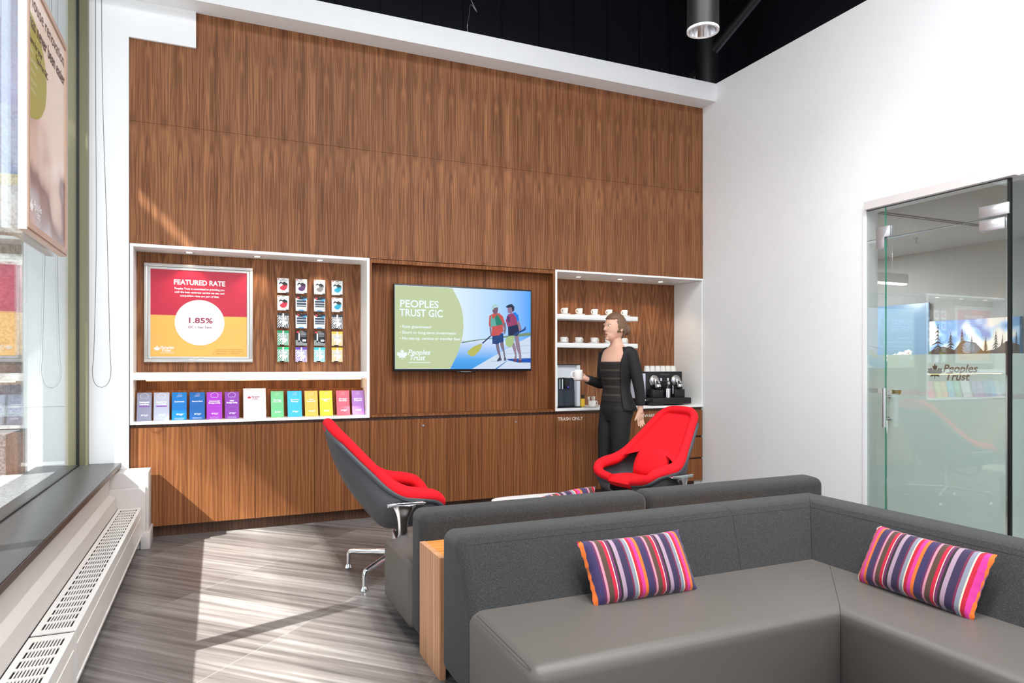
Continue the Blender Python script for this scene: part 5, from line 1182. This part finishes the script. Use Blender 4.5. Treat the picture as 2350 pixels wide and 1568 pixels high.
# far hand closed round the mug (mug axis at x .325, y -.135)
MX, MY, MZ = .318, -.135, 1.185
g.sphere((.262, -.158, 1.212), 1, sub=3, sc=(.045, .020, .036)); g.tube([(.225, -.150, 1.195), (.250, -.155, 1.205)], [.025, .026], 12)
for k in range(4): finger(g, (.285, -.170, 1.240-.019*k), (.9, -.35, 0), math.radians(-38)*-1, .082, .0078, Vector((0, 0, 1)))
finger(g, (.262, -.138, 1.235), (.6, .9, .1), math.radians(-32), .066, .009, Vector((0, 0, 1)))
r_ = remeshed(g, .0062, 3)
PX, PY, PA = 3.36, 5.28, math.radians(184)
PM = Matrix.Translation((PX, PY, 0)) @ Matrix.Rotation(PA, 4, 'Z')
t = thing('person', 'person in black jacket and trousers walking left past the counter carrying a white mug', 'person', (PX, PY, 0), PA)
SKIN = pm((214, 168, 146), .5, name='skin', spec=.35, var=.04)
b = G().m(SKIN); b.add(r_._v, r_._f, PM, True); body = b.obj('body', t)
g = G().m(pm((238, 236, 232), .3, name='eye white'))
for s_ in (1, -1): g.sphere((.089, s_*.031, 1.683), .010, sub=2, sc=(.7, 1.2, .7))
g.m(pm((44, 34, 28), .4, name='iris'))
for s_ in (1, -1): g.sphere((.0955, s_*.031, 1.683), .0048, sub=2, sc=(.5, 1, 1))
g.bm.transform(PM @ HS); g.obj('eyes', t)
g = G().m(pm((168, 80, 80), .4, name='lips')); g.sphere((.0985, 0, 1.6135), 1, sub=2, sc=(.006, .019, .0035)); g.sphere((.0975, 0, 1.607), 1, sub=2, sc=(.006, .017, .004)); g.bm.transform(PM @ HS); g.obj('lips', t)
# hair: light brown, gathered low at the back
HAIR = pm((112, 84, 62), .6, name='light brown hair', var=.25, vscale=60)
g = G(); bm2 = bmesh.new(); bmesh.ops.create_icosphere(bm2, subdivisions=4, radius=1)
kill = [v for v in bm2.verts if (v.co.x > .36 and v.co.z < .50) or (v.co.z < -.42 and v.co.x > -.3)]
bmesh.ops.delete(bm2, geom=kill, context='VERTS')
for v in bm2.verts: 
    k = 1+.018*math.sin(v.co.y*40+v.co.z*8); v.co = Vector((.004+v.co.x*.102*k, v.co.y*.084*k, 1.675+v.co.z*.118*k))
g.m(HAIR).merge(bm2, None, True); g.sphere((-.098, 0, 1.655), 1, sub=3, sc=(.040, .046, .048)); g.bm.transform(PM @ HS); ho = g.obj('hair', t)
so_ = ho.modifiers.new('t', 'SOLIDIFY'); so_.thickness = .006
# trousers
g = G(); loft(g, smooth_secs([(-.01, 0, .82, .10, .16), (-.015, 0, .90, .124, .175), (-.006, 0, .98, .114, .158), (0, 0, 1.02, .107, .150)])); legs(g, .009)
r_ = remeshed(g, .009, 4); b = G().m(pm((20, 20, 22), .8, name='black trouser cloth', bump=.1)); b.add(r_._v, r_._f, PM, True); b.obj('trousers', t)
# knitted top with faint bands
def top_mat():
    m, N, L, P = newmat('banded dark knit'); geo = N.new('ShaderNodeNewGeometry'); sx = N.new('ShaderNodeSeparateXYZ'); L.new(geo.outputs['Position'], sx.inputs[0])
    k = N.new('ShaderNodeMath'); k.operation = 'MULTIPLY'; k.inputs[1].default_value = 85; L.new(sx.outputs[2], k.inputs[0]); sn = N.new('ShaderNodeMath'); sn.operation = 'SINE'; L.new(k.outputs[0], sn.inputs[0])
    cr = N.new('ShaderNodeValToRGB'); cr.color_ramp.elements[0].position = .55; cr.color_ramp.elements[0].color = lin((30, 26, 24))+(1,); cr.color_ramp.elements[1].color = lin((66, 56, 48))+(1,)
    L.new(sn.outputs[0], cr.inputs[0]); L.new(cr.outputs[0], P.inputs['Base Color']); P.inputs['Roughness'].default_value = .85; return m
ts = [(x, y, z, rx+.012, ry+.010) for x, y, z, rx, ry in smooth_secs(TOR) if .97 < z < 1.372]
g = G().m(top_mat()); loft(g, ts, caps=False); g.bm.transform(PM); g.obj('knit_top', t)
# open jacket: wraps from just behind the front edge round the back, with sleeves
js = [(x-.004, y, z, rx+.030+.016*max(0, (1.05-z)/.15), ry+.028+.010*max(0, (1.05-z)/.15)) for x, y, z, rx, ry in smooth_secs(TOR) if .90 < z < 1.482]
g = G(); A0, A1, NN = math.radians(64), math.radians(296), 36
def jv(i, j, off):
    x, y, z, rx, ry = js[j]; a = A0+(A1-A0)*i/NN; return (x+(rx+off)*math.cos(a), y+(ry+off)*math.sin(a), z)
NJ = len(js)-1
out_ = [[jv(i, j, 0) for i in range(NN+1)] for j in range(NJ+1)]; in_ = [[jv(i, j, -.020) for i in range(NN+1)] for j in range(NJ+1)]
vv = [p for r in out_ for p in r]+[p for r in in_ for p in r]; W1 = NN+1; O = (NJ+1)*W1; ff = []
for j in range(NJ):
    for i in range(NN):
        a_, b_, c_, d_ = j*W1+i, j*W1+i+1, (j+1)*W1+i+1, (j+1)*W1+i; ff += [(a_, b_, c_, d_), (O+a_, O+d_, O+c_, O+b_)]
    for i in (0, NN): a_, d_ = j*W1+i, (j+1)*W1+i; ff.append((a_, d_, O+d_, O+a_))
for i in range(NN):
    for j in (0, NJ): a_, b_ = j*W1+i, j*W1+i+1; ff.append((a_, b_, O+b_, O+a_))
g.add(vv, ff, None, True)
limb(g, NEAR[:4]+[(-.095, .228, .965)], [.066, .058, .050, .046, .040]); limb(g, FAR[:4]+[(.205, -.155, 1.190)], [.066, .058, .050, .046, .040])
g.sphere((-.028, .150, 1.440), .062, sub=3, sc=(1, 1, .75)); g.sphere((-.022, -.150, 1.440), .062, sub=3, sc=(1, 1, .75))
r_ = remeshed(g, .008, 3); b = G().m(pm((16, 16, 18), .75, name='black jacket cloth', bump=.1)); b.add(r_._v, r_._f, PM, True); b.obj('jacket', t)
for (ax, ay, nm) in ((-.05, .088, 'shoe'), (.035, -.088, 'shoe')):
    g = G().m(pm((18, 18, 20), .3, name='black leather')); g.tube(catmull([(ax-.035, ay, .085), (ax+.01, ay, .070), (ax+.09, ay, .034), (ax+.155, ay, .020), (ax+.195, ay, .014)], 4), [.036]*4+[.040]*4+[.038]*4+[.034]*4+[.014], 12, flat=(1, .62))
    g.cyl((ax-.045, ay, 0), (ax-.042, ay, .06), .014, .026, n=12); g.box(ax+.05, ax+.19, ay-.028, ay+.028, 0, .008, bev=.003); g.bm.transform(PM); g.obj(nm, t)
mc = PM @ Vector((MX, MY, MZ))
t = thing('mug', 'white mug held in the walking person\'s hand', 'mug', mc, PA)
T = Matrix.Translation(mc) @ Matrix.Rotation(PA, 4, 'Z')
g = G().m(CHINA); g.lathe([(.0001, 0), (.036, 0), (.042, .006), (.043, .092), (.0395, .092), (.039, .008), (.0001, .006)], 32, T, cap=False); g.obj('bowl', t)
g = G().m(CHINA); g.tube(catmull([(.040, 0, .074), (.062, 0, .076), (.074, 0, .050), (.062, 0, .024), (.040, 0, .022)], 5), .0052, 10, T); g.obj('handle', t)
